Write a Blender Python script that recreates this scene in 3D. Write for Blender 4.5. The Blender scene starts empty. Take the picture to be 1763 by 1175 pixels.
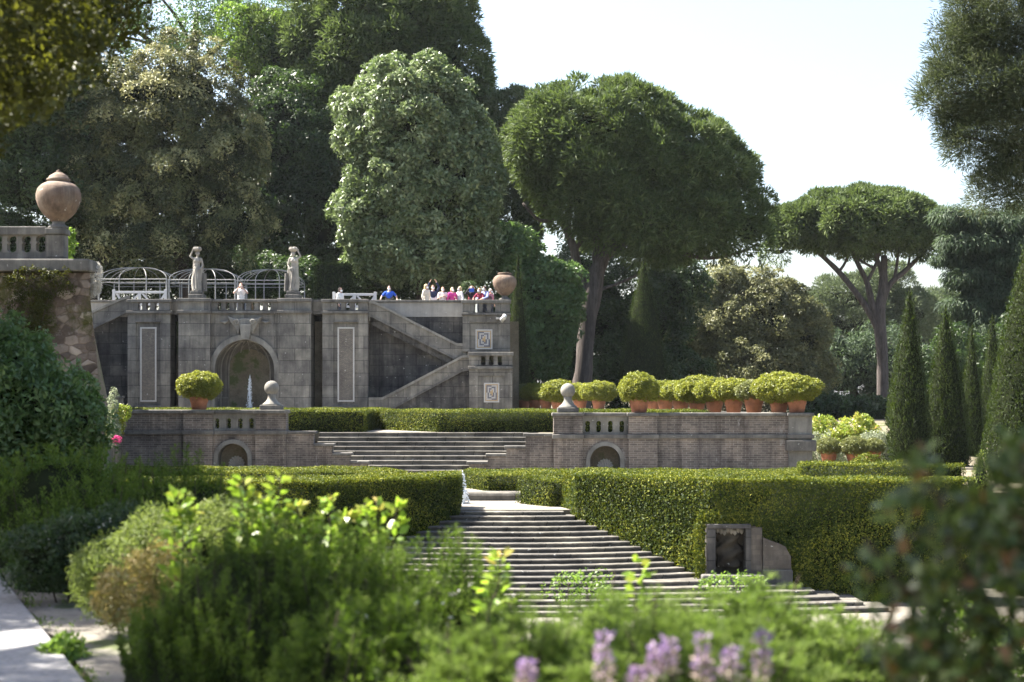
import bpy, bmesh, math, random
import numpy as np
from mathutils import Vector, Matrix

sc = bpy.context.scene
COL = sc.collection
R = math.radians
# ------------------------------------------------------------------ camera
# Photograph frame 1763 x 1175; eye level lies at photo row 685. World z = 0 is eye level.
F, CX, YH = 3000.0, 881.5, 685.0
cam_d = bpy.data.cameras.new("camera")
cam = bpy.data.objects.new("camera", cam_d); COL.objects.link(cam)
cam_d.sensor_width = 36.0
cam_d.lens = F / 1763.0 * 36.0
cam_d.shift_y = (YH - 587.5) / 1763.0
cam.location = (0, 0, 0)
cam.rotation_euler = (R(90), 0, 0)
cam_d.clip_start = 0.1
cam_d.clip_end = 5000
cam_d.dof.use_dof = True
cam_d.dof.focus_distance = 62.0
cam_d.dof.aperture_fstop = 2.5
sc.camera = cam
# ------------------------------------------------------------------ light
SUN = Vector((-0.80, 0.30, 1.15)).normalized()
w = bpy.data.worlds.new("World"); sc.world = w
w.use_nodes = True
wn = w.node_tree.nodes; wl = w.node_tree.links
bg = wn["Background"]
sky = wn.new("ShaderNodeTexSky"); sky.sky_type = 'NISHITA'
sky.sun_disc = False
sky.sun_elevation = math.asin(SUN.z)
sky.sun_rotation = math.atan2(SUN.x, SUN.y)
sky.air_density = 1.0; sky.dust_density = 3.0; sky.ozone_density = 1.0
wl.new(sky.outputs[0], bg.inputs[0])
bg.inputs[1].default_value = 0.068
sd = bpy.data.lights.new("sun", 'SUN'); so = bpy.data.objects.new("sun", sd); COL.objects.link(so)
sd.energy = 5.0; sd.angle = R(0.5); sd.color = (1.0, 0.94, 0.84)
so.rotation_euler = SUN.to_track_quat('Z', 'Y').to_euler()
so.location = (-30, 20, 60)
sc.view_settings.view_transform = 'Standard'
sc.view_settings.look = 'None'
sc.view_settings.exposure = 2.45
sc.view_settings.gamma = 1.0
sc.view_settings.use_curve_mapping = False
sc.render.engine = 'CYCLES'
sc.cycles.max_bounces = 6
sc.cycles.diffuse_bounces = 3
sc.cycles.glossy_bounces = 2
sc.cycles.transmission_bounces = 4
sc.cycles.use_denoising = True

def X(px, Y): return (px - CX) / F * Y
def Z(py, Y): return (YH - py) / F * Y
def P(px, py, Y): return Vector((X(px, Y), Y, Z(py, Y)))

# ------------------------------------------------------------------ scene graph helpers
def tag(o, label=None, cat=None, group=None, kind=None):
    if label: o['label'] = label
    if cat: o['category'] = cat
    if group: o['group'] = group
    if kind: o['kind'] = kind
    return o

def thing(name, label, cat, loc=(0, 0, 0), rz=0.0, group=None):
    o = bpy.data.objects.new(name, None); COL.objects.link(o)
    o.empty_display_size = 0.2
    o.location = loc; o.rotation_euler = (0, 0, rz)
    return tag(o, label, cat, group)

def link(name, me, mat, parent=None, local=False):
    """one mesh object; world-space mesh data unless local"""
    o = bpy.data.objects.new(name, me); COL.objects.link(o)
    if mat is not None:
        for m in (mat if isinstance(mat, (list, tuple)) else [mat]): me.materials.append(m)
    if parent is not None:
        o.parent = parent
        if not local:
            p = parent
            while p.parent is not None: p = p.parent
            l = Vector(p.location)
            if parent.parent is None:
                o.matrix_parent_inverse = Matrix.Translation(-l)
    return o

def copy_thing(root, loc, rz=0.0, label=None, group=None, scale=1.0):
    r = root.copy(); COL.objects.link(r)
    r.location = loc; r.rotation_euler = (0, 0, rz); r.scale = (scale,) * 3
    if label: r['label'] = label
    if group: r['group'] = group
    for ch in list(root.children):
        c = ch.copy(); COL.objects.link(c); c.parent = r
        for g in list(ch.children):
            d = g.copy(); COL.objects.link(d); d.parent = c
    return r

class MB:
    def __init__(s): s.v = []; s.f = []
    def box(s, x0, x1, y0, y1, z0, z1):
        b = len(s.v)
        s.v += [(x0,y0,z0),(x1,y0,z0),(x1,y1,z0),(x0,y1,z0),(x0,y0,z1),(x1,y0,z1),(x1,y1,z1),(x0,y1,z1)]
        s.f += [tuple(b+i for i in q) for q in ((0,3,2,1),(4,5,6,7),(0,1,5,4),(1,2,6,5),(2,3,7,6),(3,0,4,7))]
        return s
    def prism(s, poly, y0, y1):
        """polygon in (x,z) extruded along y"""
        a = sum(poly[i][0]*poly[(i+1)%len(poly)][1]-poly[(i+1)%len(poly)][0]*poly[i][1] for i in range(len(poly)))
        if a < 0: poly = poly[::-1]
        n = len(poly); b = len(s.v)
        s.v += [(x, y0, z) for x, z in poly] + [(x, y1, z) for x, z in poly]
        s.f.append(tuple(range(b, b+n))); s.f.append(tuple(range(b+2*n-1, b+n-1, -1)))
        for i in range(n):
            j = (i+1) % n
            s.f.append((b+j, b+i, b+n+i, b+n+j))
        return s
    def slab(s, poly, z0, z1):
        """polygon in (x,y) extruded along z"""
        a = sum(poly[i][0]*poly[(i+1)%len(poly)][1]-poly[(i+1)%len(poly)][0]*poly[i][1] for i in range(len(poly)))
        if a < 0: poly = poly[::-1]
        n = len(poly); b = len(s.v)
        s.v += [(x, y, z0) for x, y in poly] + [(x, y, z1) for x, y in poly]
        s.f.append(tuple(range(b+n-1, b-1, -1))); s.f.append(tuple(range(b+n, b+2*n)))
        for i in range(n):
            j = (i+1) % n
            s.f.append((b+i, b+j, b+n+j, b+n+i))
        return s
    def loft(s, rows, cap=True, closed=True):
        n = len(rows[0]); b = len(s.v)
        for r in rows: s.v += [tuple(p) for p in r]
        for i in range(len(rows)-1):
            for j in range(n if closed else n-1):
                k = (j+1) % n
                s.f.append((b+i*n+j, b+i*n+k, b+(i+1)*n+k, b+(i+1)*n+j))
        if cap:
            s.f.append(tuple(b+j for j in range(n-1, -1, -1)))
            s.f.append(tuple(b+(len(rows)-1)*n+j for j in range(n)))
        return s
    def lathe(s, prof, c=(0,0,0), n=24):
        rows = []
        for r, z in prof:
            r = max(r, 1e-4)
            rows.append([(c[0]+r*math.cos(2*math.pi*k/n), c[1]+r*math.sin(2*math.pi*k/n), c[2]+z) for k in range(n)])
        return s.loft(rows)
    def tube(s, pts, rad, n=8, wob=0.0, rng=None):
        pts = [Vector(p) for p in pts]; rows = []
        if not hasattr(rad, '__len__'): rad = [rad]*len(pts)
        for i, p in enumerate(pts):
            d = (pts[min(i+1, len(pts)-1)] - pts[max(i-1, 0)]).normalized()
            ref = Vector((0,1,0)) if abs(d.y) < 0.8 else Vector((1,0,0))
            u = d.cross(ref).normalized(); v = d.cross(u).normalized()
            row = []
            for k in range(n):
                a = 2*math.pi*k/n
                rr = rad[i]*(1 + (wob*(rng.random()-.5) if rng else 0))
                row.append(p + (u*math.cos(a)+v*math.sin(a))*rr)
            rows.append(row)
        return s.loft(rows)
    def build(s, name, mat, parent=None, smooth=False, local=False, bevel=0.0):
        me = bpy.data.meshes.new(name)
        me.from_pydata([tuple(p) for p in s.v], [], s.f)
        bm = bmesh.new(); bm.from_mesh(me)
        bmesh.ops.recalc_face_normals(bm, faces=bm.faces)
        bm.to_mesh(me); bm.free()
        if smooth:
            me.polygons.foreach_set('use_smooth', [True]*len(me.polygons))
        me.update()
        o = link(name, me, mat, parent, local)
        if bevel:
            m = o.modifiers.new('bevel', 'BEVEL'); m.width = bevel; m.segments = 2; m.limit_method = 'ANGLE'
        return o

def spline(pts, n=6):
    """Catmull-Rom through points"""
    pts = [Vector(p) for p in pts]; out = []
    for i in range(len(pts)-1):
        p0, p1, p2, p3 = pts[max(i-1,0)], pts[i], pts[i+1], pts[min(i+2,len(pts)-1)]
        for k in range(n):
            t = k/n
            out.append(0.5*((2*p1)+(p2-p0)*t+(2*p0-5*p1+4*p2-p3)*t*t+(3*p1-p0-3*p2+p3)*t**3))
    out.append(pts[-1]); return out

# ------------------------------------------------------------------ numpy leaf meshes
def norm(a): return a / np.maximum(np.linalg.norm(a, axis=-1, keepdims=True), 1e-9)

def leaf_object(name, pos, d, nrm, L, W, rnd, mat, parent=None, core=None, local=False, fold=0.12):
    """all leaves of ONE plant as diamond-shaped faces, with an optional (verts, faces) core"""
    n = len(pos)
    L = np.broadcast_to(np.asarray(L, float), (n,))[:, None]; W = np.broadcast_to(np.asarray(W, float), (n,))[:, None]
    side = norm(np.cross(d, nrm)); up = np.cross(side, d)
    mid = pos + d*L*0.45 + up*L*fold
    V = np.empty((n, 4, 3)); V[:,0] = pos; V[:,1] = mid + side*W*.5; V[:,2] = pos + d*L; V[:,3] = mid - side*W*.5
    V = V.reshape(-1, 3)
    nf = n; loops = np.arange(4*n); starts = np.arange(0, 4*n, 4); rr = np.asarray(rnd, float)
    if core is not None:
        cv, cf = core                    # cf: (m,3)
        cv = np.asarray(cv, float); cf = np.asarray(cf, int)
        loops = np.concatenate([loops, cf.ravel() + len(V)])
        starts = np.concatenate([starts, 4*n + np.arange(0, 3*len(cf), 3)])
        V = np.concatenate([V, cv]); nf += len(cf)
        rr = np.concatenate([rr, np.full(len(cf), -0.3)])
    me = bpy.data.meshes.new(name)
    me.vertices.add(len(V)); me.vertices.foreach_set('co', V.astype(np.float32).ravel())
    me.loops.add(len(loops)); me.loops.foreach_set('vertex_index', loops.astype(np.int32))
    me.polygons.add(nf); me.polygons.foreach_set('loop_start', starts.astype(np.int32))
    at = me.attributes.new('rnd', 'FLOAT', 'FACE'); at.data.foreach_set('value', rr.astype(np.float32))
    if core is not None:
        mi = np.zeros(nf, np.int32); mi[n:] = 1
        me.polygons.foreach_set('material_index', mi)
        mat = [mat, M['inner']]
    me.update(calc_edges=True)
    return link(name, me, mat, parent, local)

def rand_dirs(rng, n):
    return norm(rng.normal(size=(n, 3)))

def clump_leaves(rng, C, N, rad, nl, L, W, up=0.35, out=0.9, lo=0.35, jitter=0.6, droop=0.0, vr=0.45, tang=0.6):
    """leaves in rounded clumps: centres C, outward normals N, radius rad"""
    m = len(C)
    rad = np.broadcast_to(np.asarray(rad, float), (m,))
    Cn = np.repeat(C, nl, 0); Nn = np.repeat(N, nl, 0); rn = np.repeat(rad, nl)
    g = rng.normal(size=(m*nl, 3))
    d = norm(g + out*Nn + np.array([0, 0, up]))
    pos = Cn + d*(rn*rng.uniform(lo, 1.0, m*nl)**0.6)[:, None]
    g2 = rng.normal(size=d.shape); g2 = norm(g2 - d*np.sum(g2*d, 1, keepdims=True)*tang)
    ld = norm(d*(1-tang) + (jitter+.6*tang)*g2 + np.array([0, 0, -droop]))
    nr = norm(d + .45*rng.normal(size=d.shape))
    crnd = np.repeat(rng.uniform(0, 1, m), nl)
    rnd = (1-vr)*crnd + vr*rng.uniform(0, 1, m*nl)
    Ls = L*rng.uniform(0.7, 1.3, m*nl); Ws = W*rng.uniform(0.7, 1.3, m*nl)
    return pos, ld, nr, Ls, Ws, rnd

def ico(sub):
    bm = bmesh.new(); bmesh.ops.create_icosphere(bm, subdivisions=sub, radius=1.0)
    v = np.array([x.co[:] for x in bm.verts]); f = np.array([[q.index for q in x.verts] for x in bm.faces]); bm.free()
    return v, f
ICO3 = ico(3); ICO2 = ico(2)

def lump(rng, D, amp):
    """smooth bumps over unit directions"""
    o = np.zeros(len(D))
    for k in range(7):
        a = rng.normal(size=3)*rng.uniform(1.5, 4.5)
        o += np.sin(D @ a + rng.uniform(0, 6.28))
    return 1 + amp*o/7*1.8

def crown_points(rng, E, cr, cover, amp=0.16, back=0.6, bottom=1.0, corek=.66):
    """clump centres and normals over a union of ellipsoids E [(c(3), r(3))]; plus a dark inner core"""
    Cs, Ns, cv, cf, off = [], [], [], [], 0
    for i, (c, r) in enumerate(E):
        c = np.array(c, float); r = np.array(r, float)
        area = 4*math.pi*(((r[0]*r[1])**1.6+(r[0]*r[2])**1.6+(r[1]*r[2])**1.6)/3)**(1/1.6)
        n = int(cover*area/(cr*cr))
        D = rand_dirs(rng, n)
        seed = rng.integers(1 << 30)
        lr = np.random.default_rng(seed)
        s = lump(lr, D, amp)
        lay = np.where(rng.uniform(size=n) < .45, rng.uniform(.60, .86, n), rng.uniform(.90, 1.10, n))
        p = c + D*r*s[:, None]*lay[:, None]
        nn = norm(D/r)
        keep = np.ones(n, bool)
        for j, (c2, r2) in enumerate(E):
            if j == i: continue
            q = np.linalg.norm((p-np.array(c2))/np.array(r2), axis=1)
            keep &= q > 0.74
        keep &= ~((D[:, 1] > 0.35) & (rng.uniform(size=n) > back))
        keep &= ~((D[:, 2] < -0.45) & (rng.uniform(size=n) > bottom))
        Cs.append(p[keep]); Ns.append(nn[keep])
        v, f = ICO3
        lr = np.random.default_rng(seed)
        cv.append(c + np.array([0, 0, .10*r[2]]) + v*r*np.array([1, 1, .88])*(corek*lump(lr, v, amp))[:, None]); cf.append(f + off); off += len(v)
    return np.concatenate(Cs), np.concatenate(Ns), (np.concatenate(cv), np.concatenate(cf))
# ------------------------------------------------------------------ materials
def new_mat(name):
    m = bpy.data.materials.new(name); m.use_nodes = True
    nt = m.node_tree; nt.nodes.clear()
    out = nt.nodes.new('ShaderNodeOutputMaterial')
    return m, nt, out

class NG:
    """tiny node-graph helper"""
    def __init__(s, nt): s.nt = nt; s.tc = None
    def n(s, t, **kw):
        o = s.nt.nodes.new(t)
        for k, v in kw.items(): setattr(o, k, v)
        return o
    def l(s, a, b): s.nt.links.new(a, b)
    def obj(s):
        if s.tc is None: s.tc = s.n('ShaderNodeTexCoord')
        return s.tc.outputs['Object']
    def mapping(s, scale=(1,1,1), rot=(0,0,0), loc=(0,0,0), src=None):
        m = s.n('ShaderNodeMapping'); m.inputs['Scale'].default_value = scale; m.inputs['Rotation'].default_value = rot; m.inputs['Location'].default_value = loc
        s.l(src or s.obj(), m.inputs[0]); return m.outputs[0]
    def noise(s, scale, detail=4, rough=.6, src=None):
        t = s.n('ShaderNodeTexNoise'); t.inputs['Scale'].default_value = scale; t.inputs['Detail'].default_value = detail; t.inputs['Roughness'].default_value = rough
        s.l(src or s.obj(), t.inputs['Vector']); return t.outputs['Fac']
    def ramp(s, fac, stops):
        r = s.n('ShaderNodeValToRGB'); e = r.color_ramp.elements
        e[0].position, e[0].color = stops[0][0], tuple(stops[0][1])+(1,)
        e[1].position, e[1].color = stops[-1][0], tuple(stops[-1][1])+(1,)
        for p, c in stops[1:-1]:
            x = e.new(p); x.color = tuple(c)+(1,)
        s.l(fac, r.inputs[0]); return r.outputs[0]
    def mix(s, a, b, fac, mode='MIX'):
        m = s.n('ShaderNodeMix', data_type='RGBA', blend_type=mode)
        for sock, v in ((m.inputs[6], a), (m.inputs[7], b), (m.inputs[0], fac)):
            if isinstance(v, (int, float)): sock.default_value = v
            elif isinstance(v, tuple): sock.default_value = v+(1,) if len(v) == 3 else v
            else: s.l(v, sock)
        return m.outputs[2]
    def val(s, fac, a, b, c=0.0, d=1.0):
        m = s.n('ShaderNodeMapRange'); m.inputs[1].default_value = a; m.inputs[2].default_value = b; m.inputs[3].default_value = c; m.inputs[4].default_value = d
        s.l(fac, m.inputs[0]); return m.outputs[0]
    def bump(s, h, strength=.4, dist=.02):
        b = s.n('ShaderNodeBump'); b.inputs['Strength'].default_value = strength; b.inputs['Distance'].default_value = dist
        s.l(h, b.inputs['Height']); return b.outputs[0]
    def wallco(s):
        """(x+y, z, 0): wall coordinates whichever way the face looks"""
        sp = s.n('ShaderNodeSeparateXYZ'); s.l(s.obj(), sp.inputs[0])
        ad = s.n('ShaderNodeMath', operation='ADD'); s.l(sp.outputs[0], ad.inputs[0]); s.l(sp.outputs[1], ad.inputs[1])
        cb = s.n('ShaderNodeCombineXYZ'); s.l(ad.outputs[0], cb.inputs[0]); s.l(sp.outputs[2], cb.inputs[1])
        return cb.outputs[0]
    def pbsdf(s, out, col, rough=.85, nrm=None, spec=.3, **kw):
        p = s.n('ShaderNodeBsdfPrincipled')
        if isinstance(col, tuple): p.inputs['Base Color'].default_value = col+(1,)
        else: s.l(col, p.inputs['Base Color'])
        if isinstance(rough, (int, float)): p.inputs['Roughness'].default_value = rough
        else: s.l(rough, p.inputs['Roughness'])
        p.inputs['Specular IOR Level'].default_value = spec
        if nrm is not None: s.l(nrm, p.inputs['Normal'])
        for k, v in kw.items(): p.inputs[k].default_value = v
        s.l(p.outputs[0], out.inputs[0]); return p

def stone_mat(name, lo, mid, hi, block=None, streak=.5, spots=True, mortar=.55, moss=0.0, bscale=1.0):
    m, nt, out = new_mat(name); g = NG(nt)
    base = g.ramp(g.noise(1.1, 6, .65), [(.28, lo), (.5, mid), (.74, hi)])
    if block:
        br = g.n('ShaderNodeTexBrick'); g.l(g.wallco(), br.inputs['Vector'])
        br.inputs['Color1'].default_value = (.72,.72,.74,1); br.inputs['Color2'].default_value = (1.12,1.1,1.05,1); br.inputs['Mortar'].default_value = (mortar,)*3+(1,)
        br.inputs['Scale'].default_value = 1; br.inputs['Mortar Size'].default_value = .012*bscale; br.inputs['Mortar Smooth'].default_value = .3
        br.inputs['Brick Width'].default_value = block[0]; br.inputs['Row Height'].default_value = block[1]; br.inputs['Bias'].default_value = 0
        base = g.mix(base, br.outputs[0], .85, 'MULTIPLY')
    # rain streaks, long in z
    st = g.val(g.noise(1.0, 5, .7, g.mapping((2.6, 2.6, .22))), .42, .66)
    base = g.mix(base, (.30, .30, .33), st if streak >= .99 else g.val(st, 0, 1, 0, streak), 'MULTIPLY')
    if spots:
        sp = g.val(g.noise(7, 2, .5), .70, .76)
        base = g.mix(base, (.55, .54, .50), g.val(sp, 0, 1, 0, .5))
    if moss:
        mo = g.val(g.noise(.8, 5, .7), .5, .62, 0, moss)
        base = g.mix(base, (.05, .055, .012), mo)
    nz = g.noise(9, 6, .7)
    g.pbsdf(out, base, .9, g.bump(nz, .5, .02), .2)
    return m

def brick_mat(name):
    m, nt, out = new_mat(name); g = NG(nt)
    br = g.n('ShaderNodeTexBrick'); g.l(g.wallco(), br.inputs['Vector'])
    br.inputs['Color1'].default_value = (.190,.160,.138,1); br.inputs['Color2'].default_value = (.115,.098,.086,1); br.inputs['Mortar'].default_value = (.24,.22,.19,1)
    br.inputs['Scale'].default_value = 1; br.inputs['Mortar Size'].default_value = .011; br.inputs['Mortar Smooth'].default_value = .2
    br.inputs['Brick Width'].default_value = .27; br.inputs['Row Height'].default_value = .075
    tint = g.ramp(g.noise(.9, 5, .7), [(.3, (.45,.45,.48)), (.5, (.95,.93,.92)), (.7, (1.5,1.42,1.34))])
    c = g.mix(br.outputs[0], tint, 1.0, 'MULTIPLY')
    st = g.val(g.noise(1.0, 5, .7, g.mapping((2.2, 2.2, .3))), .46, .66, 0, .8)
    c = g.mix(c, (.35,.34,.35), st, 'MULTIPLY')
    wh = g.val(g.noise(1.6, 5, .75, g.mapping((1.6, 1.6, .55), loc=(3,1,2))), .62, .70, 0, .6)
    c = g.mix(c, (.36,.34,.32), wh)
    g.pbsdf(out, c, .92, g.bump(br.outputs['Fac'], -.4, .01), .2)
    return m

def rubble_mat(name):
    m, nt, out = new_mat(name); g = NG(nt)
    warp = g.n('ShaderNodeMix', data_type='VECTOR')
    wn_ = g.n('ShaderNodeTexNoise'); wn_.inputs['Scale'].default_value = 2.0; g.l(g.obj(), wn_.inputs['Vector'])
    warp.inputs[0].default_value = .12; g.l(g.obj(), warp.inputs[4]); g.l(wn_.outputs['Color'], warp.inputs[5])
    vo = g.n('ShaderNodeTexVoronoi'); vo.feature = 'F1'; vo.inputs['Scale'].default_value = 3.6
    mp = g.mapping((1, 1, 1.5), src=warp.outputs[1]); g.l(mp, vo.inputs['Vector'])
    ed = g.n('ShaderNodeTexVoronoi'); ed.feature = 'DISTANCE_TO_EDGE'; ed.inputs['Scale'].default_value = 3.6; g.l(mp, ed.inputs['Vector'])
    sp = g.n('ShaderNodeSeparateColor'); g.l(vo.outputs['Color'], sp.inputs[0])
    c = g.ramp(sp.outputs[0], [(0, (.08,.065,.055)), (.5, (.17,.14,.12)), (.9, (.30,.26,.22)), (1, (.5,.46,.4))])
    c = g.mix(c, (.13,.105,.085), g.val(ed.outputs[0], .1, 0.0, 0, .8))
    c = g.mix(c, g.ramp(g.noise(1.2, 6, .7), [(.3, (.4,.36,.35)), (.7, (1.35,1.25,1.15))]), 1.0, 'MULTIPLY')
    c = g.mix(c, (.34,.30,.26), g.val(g.noise(5, 6, .8), .55, .72, 0, .6))
    mo = g.val(g.noise(.75, 6, .75, g.mapping((1,1,.7), loc=(4.2,0,1.0))), .5, .6, 0, .9)
    c = g.mix(c, (.055,.055,.012), mo)
    h = g.mix(g.val(ed.outputs[0], 0, .12), g.noise(14, 5, .7), .5)
    g.pbsdf(out, c, .95, g.bump(h, .9, .05), .15)
    return m

def plain_mat(name, col, rough=.6, var=.25, scale=6.0, spec=.3, bump=.15, metal=0.0):
    m, nt, out = new_mat(name); g = NG(nt)
    lo = tuple(c*(1-var) for c in col); hi = tuple(min(1, c*(1+var)) for c in col)
    g.pbsdf(out, g.ramp(g.noise(scale, 5, .65), [(.3, lo), (.7, hi)]), rough, g.bump(g.noise(scale*4, 4), bump, .01), spec, Metallic=metal)
    return m

def leaf_mat(name, stops, trans=(.10,.16,.02), tf=.38, rough=.5, spec=.35, patch=None, pscale=.35):
    """stops: colours over the per-leaf random value"""
    m, nt, out = new_mat(name); g = NG(nt)
    a = g.n('ShaderNodeAttribute', attribute_name='rnd')
    n = len(stops)
    c = g.ramp(a.outputs['Fac'], [(i/(n-1), s) for i, s in enumerate(stops)])
    if patch:
        c = g.mix(c, patch, g.val(g.noise(pscale, 3, .6), .48, .62, 0, .8))
    p = g.n('ShaderNodeBsdfPrincipled'); g.l(c, p.inputs['Base Color']); p.inputs['Roughness'].default_value = rough; p.inputs['Specular IOR Level'].default_value = spec
    t = g.n('ShaderNodeBsdfTranslucent')
    g.l(g.mix(c, trans, .6), t.inputs['Color'])
    mx = g.n('ShaderNodeMixShader'); mx.inputs[0].default_value = tf
    g.l(p.outputs[0], mx.inputs[1]); g.l(t.outputs[0], mx.inputs[2]); g.l(mx.outputs[0], out.inputs[0])
    return m

def bark_mat(name, lo, hi):
    m, nt, out = new_mat(name); g = NG(nt)
    f = g.noise(1.0, 6, .7, g.mapping((7, 7, 1.3)))
    g.pbsdf(out, g.ramp(f, [(.32, lo), (.68, hi)]), .95, g.bump(f, .9, .06), .1)
    return m

def ground_mat(name, lo, hi, scale=3.0, spots=None):
    m, nt, out = new_mat(name); g = NG(nt)
    c = g.ramp(g.noise(scale, 7, .7), [(.3, lo), (.7, hi)])
    c = g.mix(c, g.ramp(g.noise(scale*22, 3, .7), [(.3, (.7,.7,.7)), (.7, (1.2,1.2,1.2))]), 1.0, 'MULTIPLY')
    if spots: c = g.mix(c, spots, g.val(g.noise(scale*.5, 5, .7), .54, .62, 0, .85))
    g.pbsdf(out, c, .95, g.bump(g.noise(scale*14, 5, .8), .6, .02), .15)
    return m

M = {}
M['ashlar']   = stone_mat('ashlar_stone', (.095,.09,.084), (.185,.174,.154), (.30,.28,.24), (1.5,.62), .6, mortar=.38, bscale=1.6)
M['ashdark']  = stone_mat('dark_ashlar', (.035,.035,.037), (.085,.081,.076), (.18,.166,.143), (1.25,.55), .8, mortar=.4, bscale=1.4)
M['trim']     = stone_mat('stone_trim', (.115,.11,.098), (.21,.20,.176), (.32,.30,.255), None, .5)
M['coping']   = stone_mat('weathered_coping', (.075,.072,.068), (.14,.133,.12), (.24,.226,.198), None, .6)
M['pale']     = stone_mat('pale_plaster', (.26,.25,.235), (.33,.315,.29), (.40,.385,.35), (1.9,5), .25, mortar=.8)
M['niche']    = stone_mat('pebbled_niche', (.085,.08,.075), (.12,.112,.10), (.17,.155,.13), (.42,9), .5, mortar=1.5, bscale=2.5)
M['statue']   = stone_mat('statue_stone', (.17,.16,.145), (.36,.335,.29), (.52,.48,.42), None, .6)
M['brick']    = brick_mat('terrace_brick')
M['rubble']   = rubble_mat('rubble_wall')
M['step']     = stone_mat('step_stone', (.07,.066,.058), (.135,.127,.112), (.235,.22,.19), (1.4,9), .55, mortar=.3, bscale=1.6)
M['white']    = plain_mat('white_paint', (.5,.5,.5), .5, .06)
M['iron']     = plain_mat('pale_iron', (.26,.26,.25), .5, .2)
M['mosaic']   = stone_mat('mosaic_field', (.13,.115,.10), (.18,.16,.135), (.23,.20,.17), (.09,.05), .2, mortar=.6, bscale=.6)
M['light']    = plain_mat('white_marble', (.42,.40,.37), .6, .12)
M['dark']     = plain_mat('dark_mosaic', (.13,.13,.15), .6, .15)
M['ochre']    = plain_mat('ochre_stone', (.42,.30,.16), .7, .15)
M['terra']    = plain_mat('terracotta', (.30,.13,.075), .85, .38, 3.0, .2)
M['soil']     = plain_mat('potting_soil', (.05,.035,.025), .95, .3)
M['beige']    = stone_mat('beige_rubble', (.075,.062,.05), (.13,.112,.092), (.21,.185,.155), (.22,.12), .4, mortar=.8)
M['urn']      = stone_mat('old_terracotta', (.075,.055,.045), (.18,.128,.095), (.28,.235,.185), None, .8, True)
M['bark']     = bark_mat('pine_bark', (.045,.038,.036), (.12,.104,.098))
M['barkdark'] = bark_mat('dark_bark', (.03,.024,.02), (.085,.065,.05))
M['water']    = plain_mat('water_spray', (.78,.82,.86), .25, .08, 8, .5)
M['waterbed'] = plain_mat('basin_water', (.06,.07,.06), .08, .1, 2, .5)
M['gravel']   = ground_mat('pale_gravel', (.17,.155,.13), (.26,.24,.205), 1.5)
M['earth']    = ground_mat('garden_earth', (.10,.085,.06), (.22,.19,.14), 1.2, (.05,.07,.02))
M['strip']    = ground_mat('gravel_strip', (.14,.125,.11), (.27,.25,.22), 2.5, (.06,.08,.02))
M['path']     = ground_mat('path_stone', (.20,.195,.20), (.29,.285,.285), 1.0)
M['inner']    = plain_mat('inner_shade', (.016,.020,.010), 1.0, .3, 3, 0.0)  # dark core mass painted as inner shadow of crowns, hedges and shrubs
M['lawn']     = ground_mat('lawn_green', (.05,.085,.02), (.10,.15,.03), 3.0)

LM = {}
LM['pine']    = leaf_mat('pine_needles', [(.024,.041,.017), (.066,.098,.036), (.17,.215,.085)], (.13,.19,.03), .30, .6, .2)
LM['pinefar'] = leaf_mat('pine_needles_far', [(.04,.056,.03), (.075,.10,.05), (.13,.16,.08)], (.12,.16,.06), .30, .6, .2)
LM['pinenear']= leaf_mat('near_pine_needles', [(.020,.030,.016), (.045,.060,.030), (.10,.115,.060)], (.10,.13,.04), .28, .6, .2)
LM['laurel']  = leaf_mat('laurel_leaves', [(.042,.070,.024), (.12,.165,.065), (.31,.36,.19)], (.17,.25,.06), .30, .42, .5)
LM['oak']     = leaf_mat('holm_oak_leaves', [(.014,.025,.009), (.034,.050,.018), (.12,.14,.055), (.42,.41,.20)], (.16,.15,.05), .32, .5, .3)
LM['oakpale'] = leaf_mat('flowering_oak_leaves', [(.05,.062,.030), (.13,.14,.062), (.33,.32,.165)], (.24,.25,.09), .34, .5, .3)
LM['dark']    = leaf_mat('dark_leaves', [(.014,.026,.011), (.032,.056,.020), (.065,.105,.032)], (.08,.15,.02), .30, .45, .35)
LM['lime']    = leaf_mat('fresh_leaves', [(.06,.11,.015), (.12,.21,.032), (.20,.31,.065)], (.26,.40,.045), .42, .45)
LM['decid']   = leaf_mat('broad_leaves', [(.036,.070,.022), (.075,.135,.040), (.15,.22,.08)], (.14,.25,.05), .36, .42, .45)
LM['cypress'] = leaf_mat('cypress_scales', [(.008,.015,.006), (.019,.031,.010), (.042,.060,.016)], (.09,.14,.012), .25, .65, .15)
LM['cedar']   = leaf_mat('cedar_needles', [(.018,.032,.018), (.040,.064,.036), (.085,.12,.06)], (.12,.18,.07), .30, .6, .2)
LM['hedge']   = leaf_mat('hedge_leaves', [(.011,.024,.005), (.042,.066,.009), (.25,.25,.03)], (.22,.26,.012), .20, .6, .15)
LM['box']     = leaf_mat('azalea_leaves', [(.05,.075,.012), (.16,.185,.028), (.33,.33,.05)], (.34,.36,.03), .36, .45, .35)
LM['azalea']  = leaf_mat('grey_azalea_leaves', [(.055,.078,.026), (.15,.17,.055), (.28,.28,.09)], (.22,.24,.06), .34, .45, .35)
LM['rose']    = leaf_mat('rosemary_needles', [(.008,.016,.005), (.022,.040,.010), (.15,.20,.035)], (.12,.22,.015), .36, .65, .12)  # low stops darkened to paint self-shadow at the shoot bases
LM['rosel']   = leaf_mat('bright_rosemary', [(.035,.06,.014), (.085,.13,.028), (.17,.215,.06)], (.17,.27,.03), .40, .65, .12)
LM['juniper'] = leaf_mat('juniper_sprays', [(.045,.07,.018), (.115,.15,.038), (.21,.235,.075)], (.20,.27,.04), .40, .6, .15)
LM['twig']    = leaf_mat('rose_leaves', [(.10,.17,.014), (.18,.30,.026), (.30,.36,.05), (.40,.30,.07)], (.30,.46,.04), .45, .35, .5)
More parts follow.
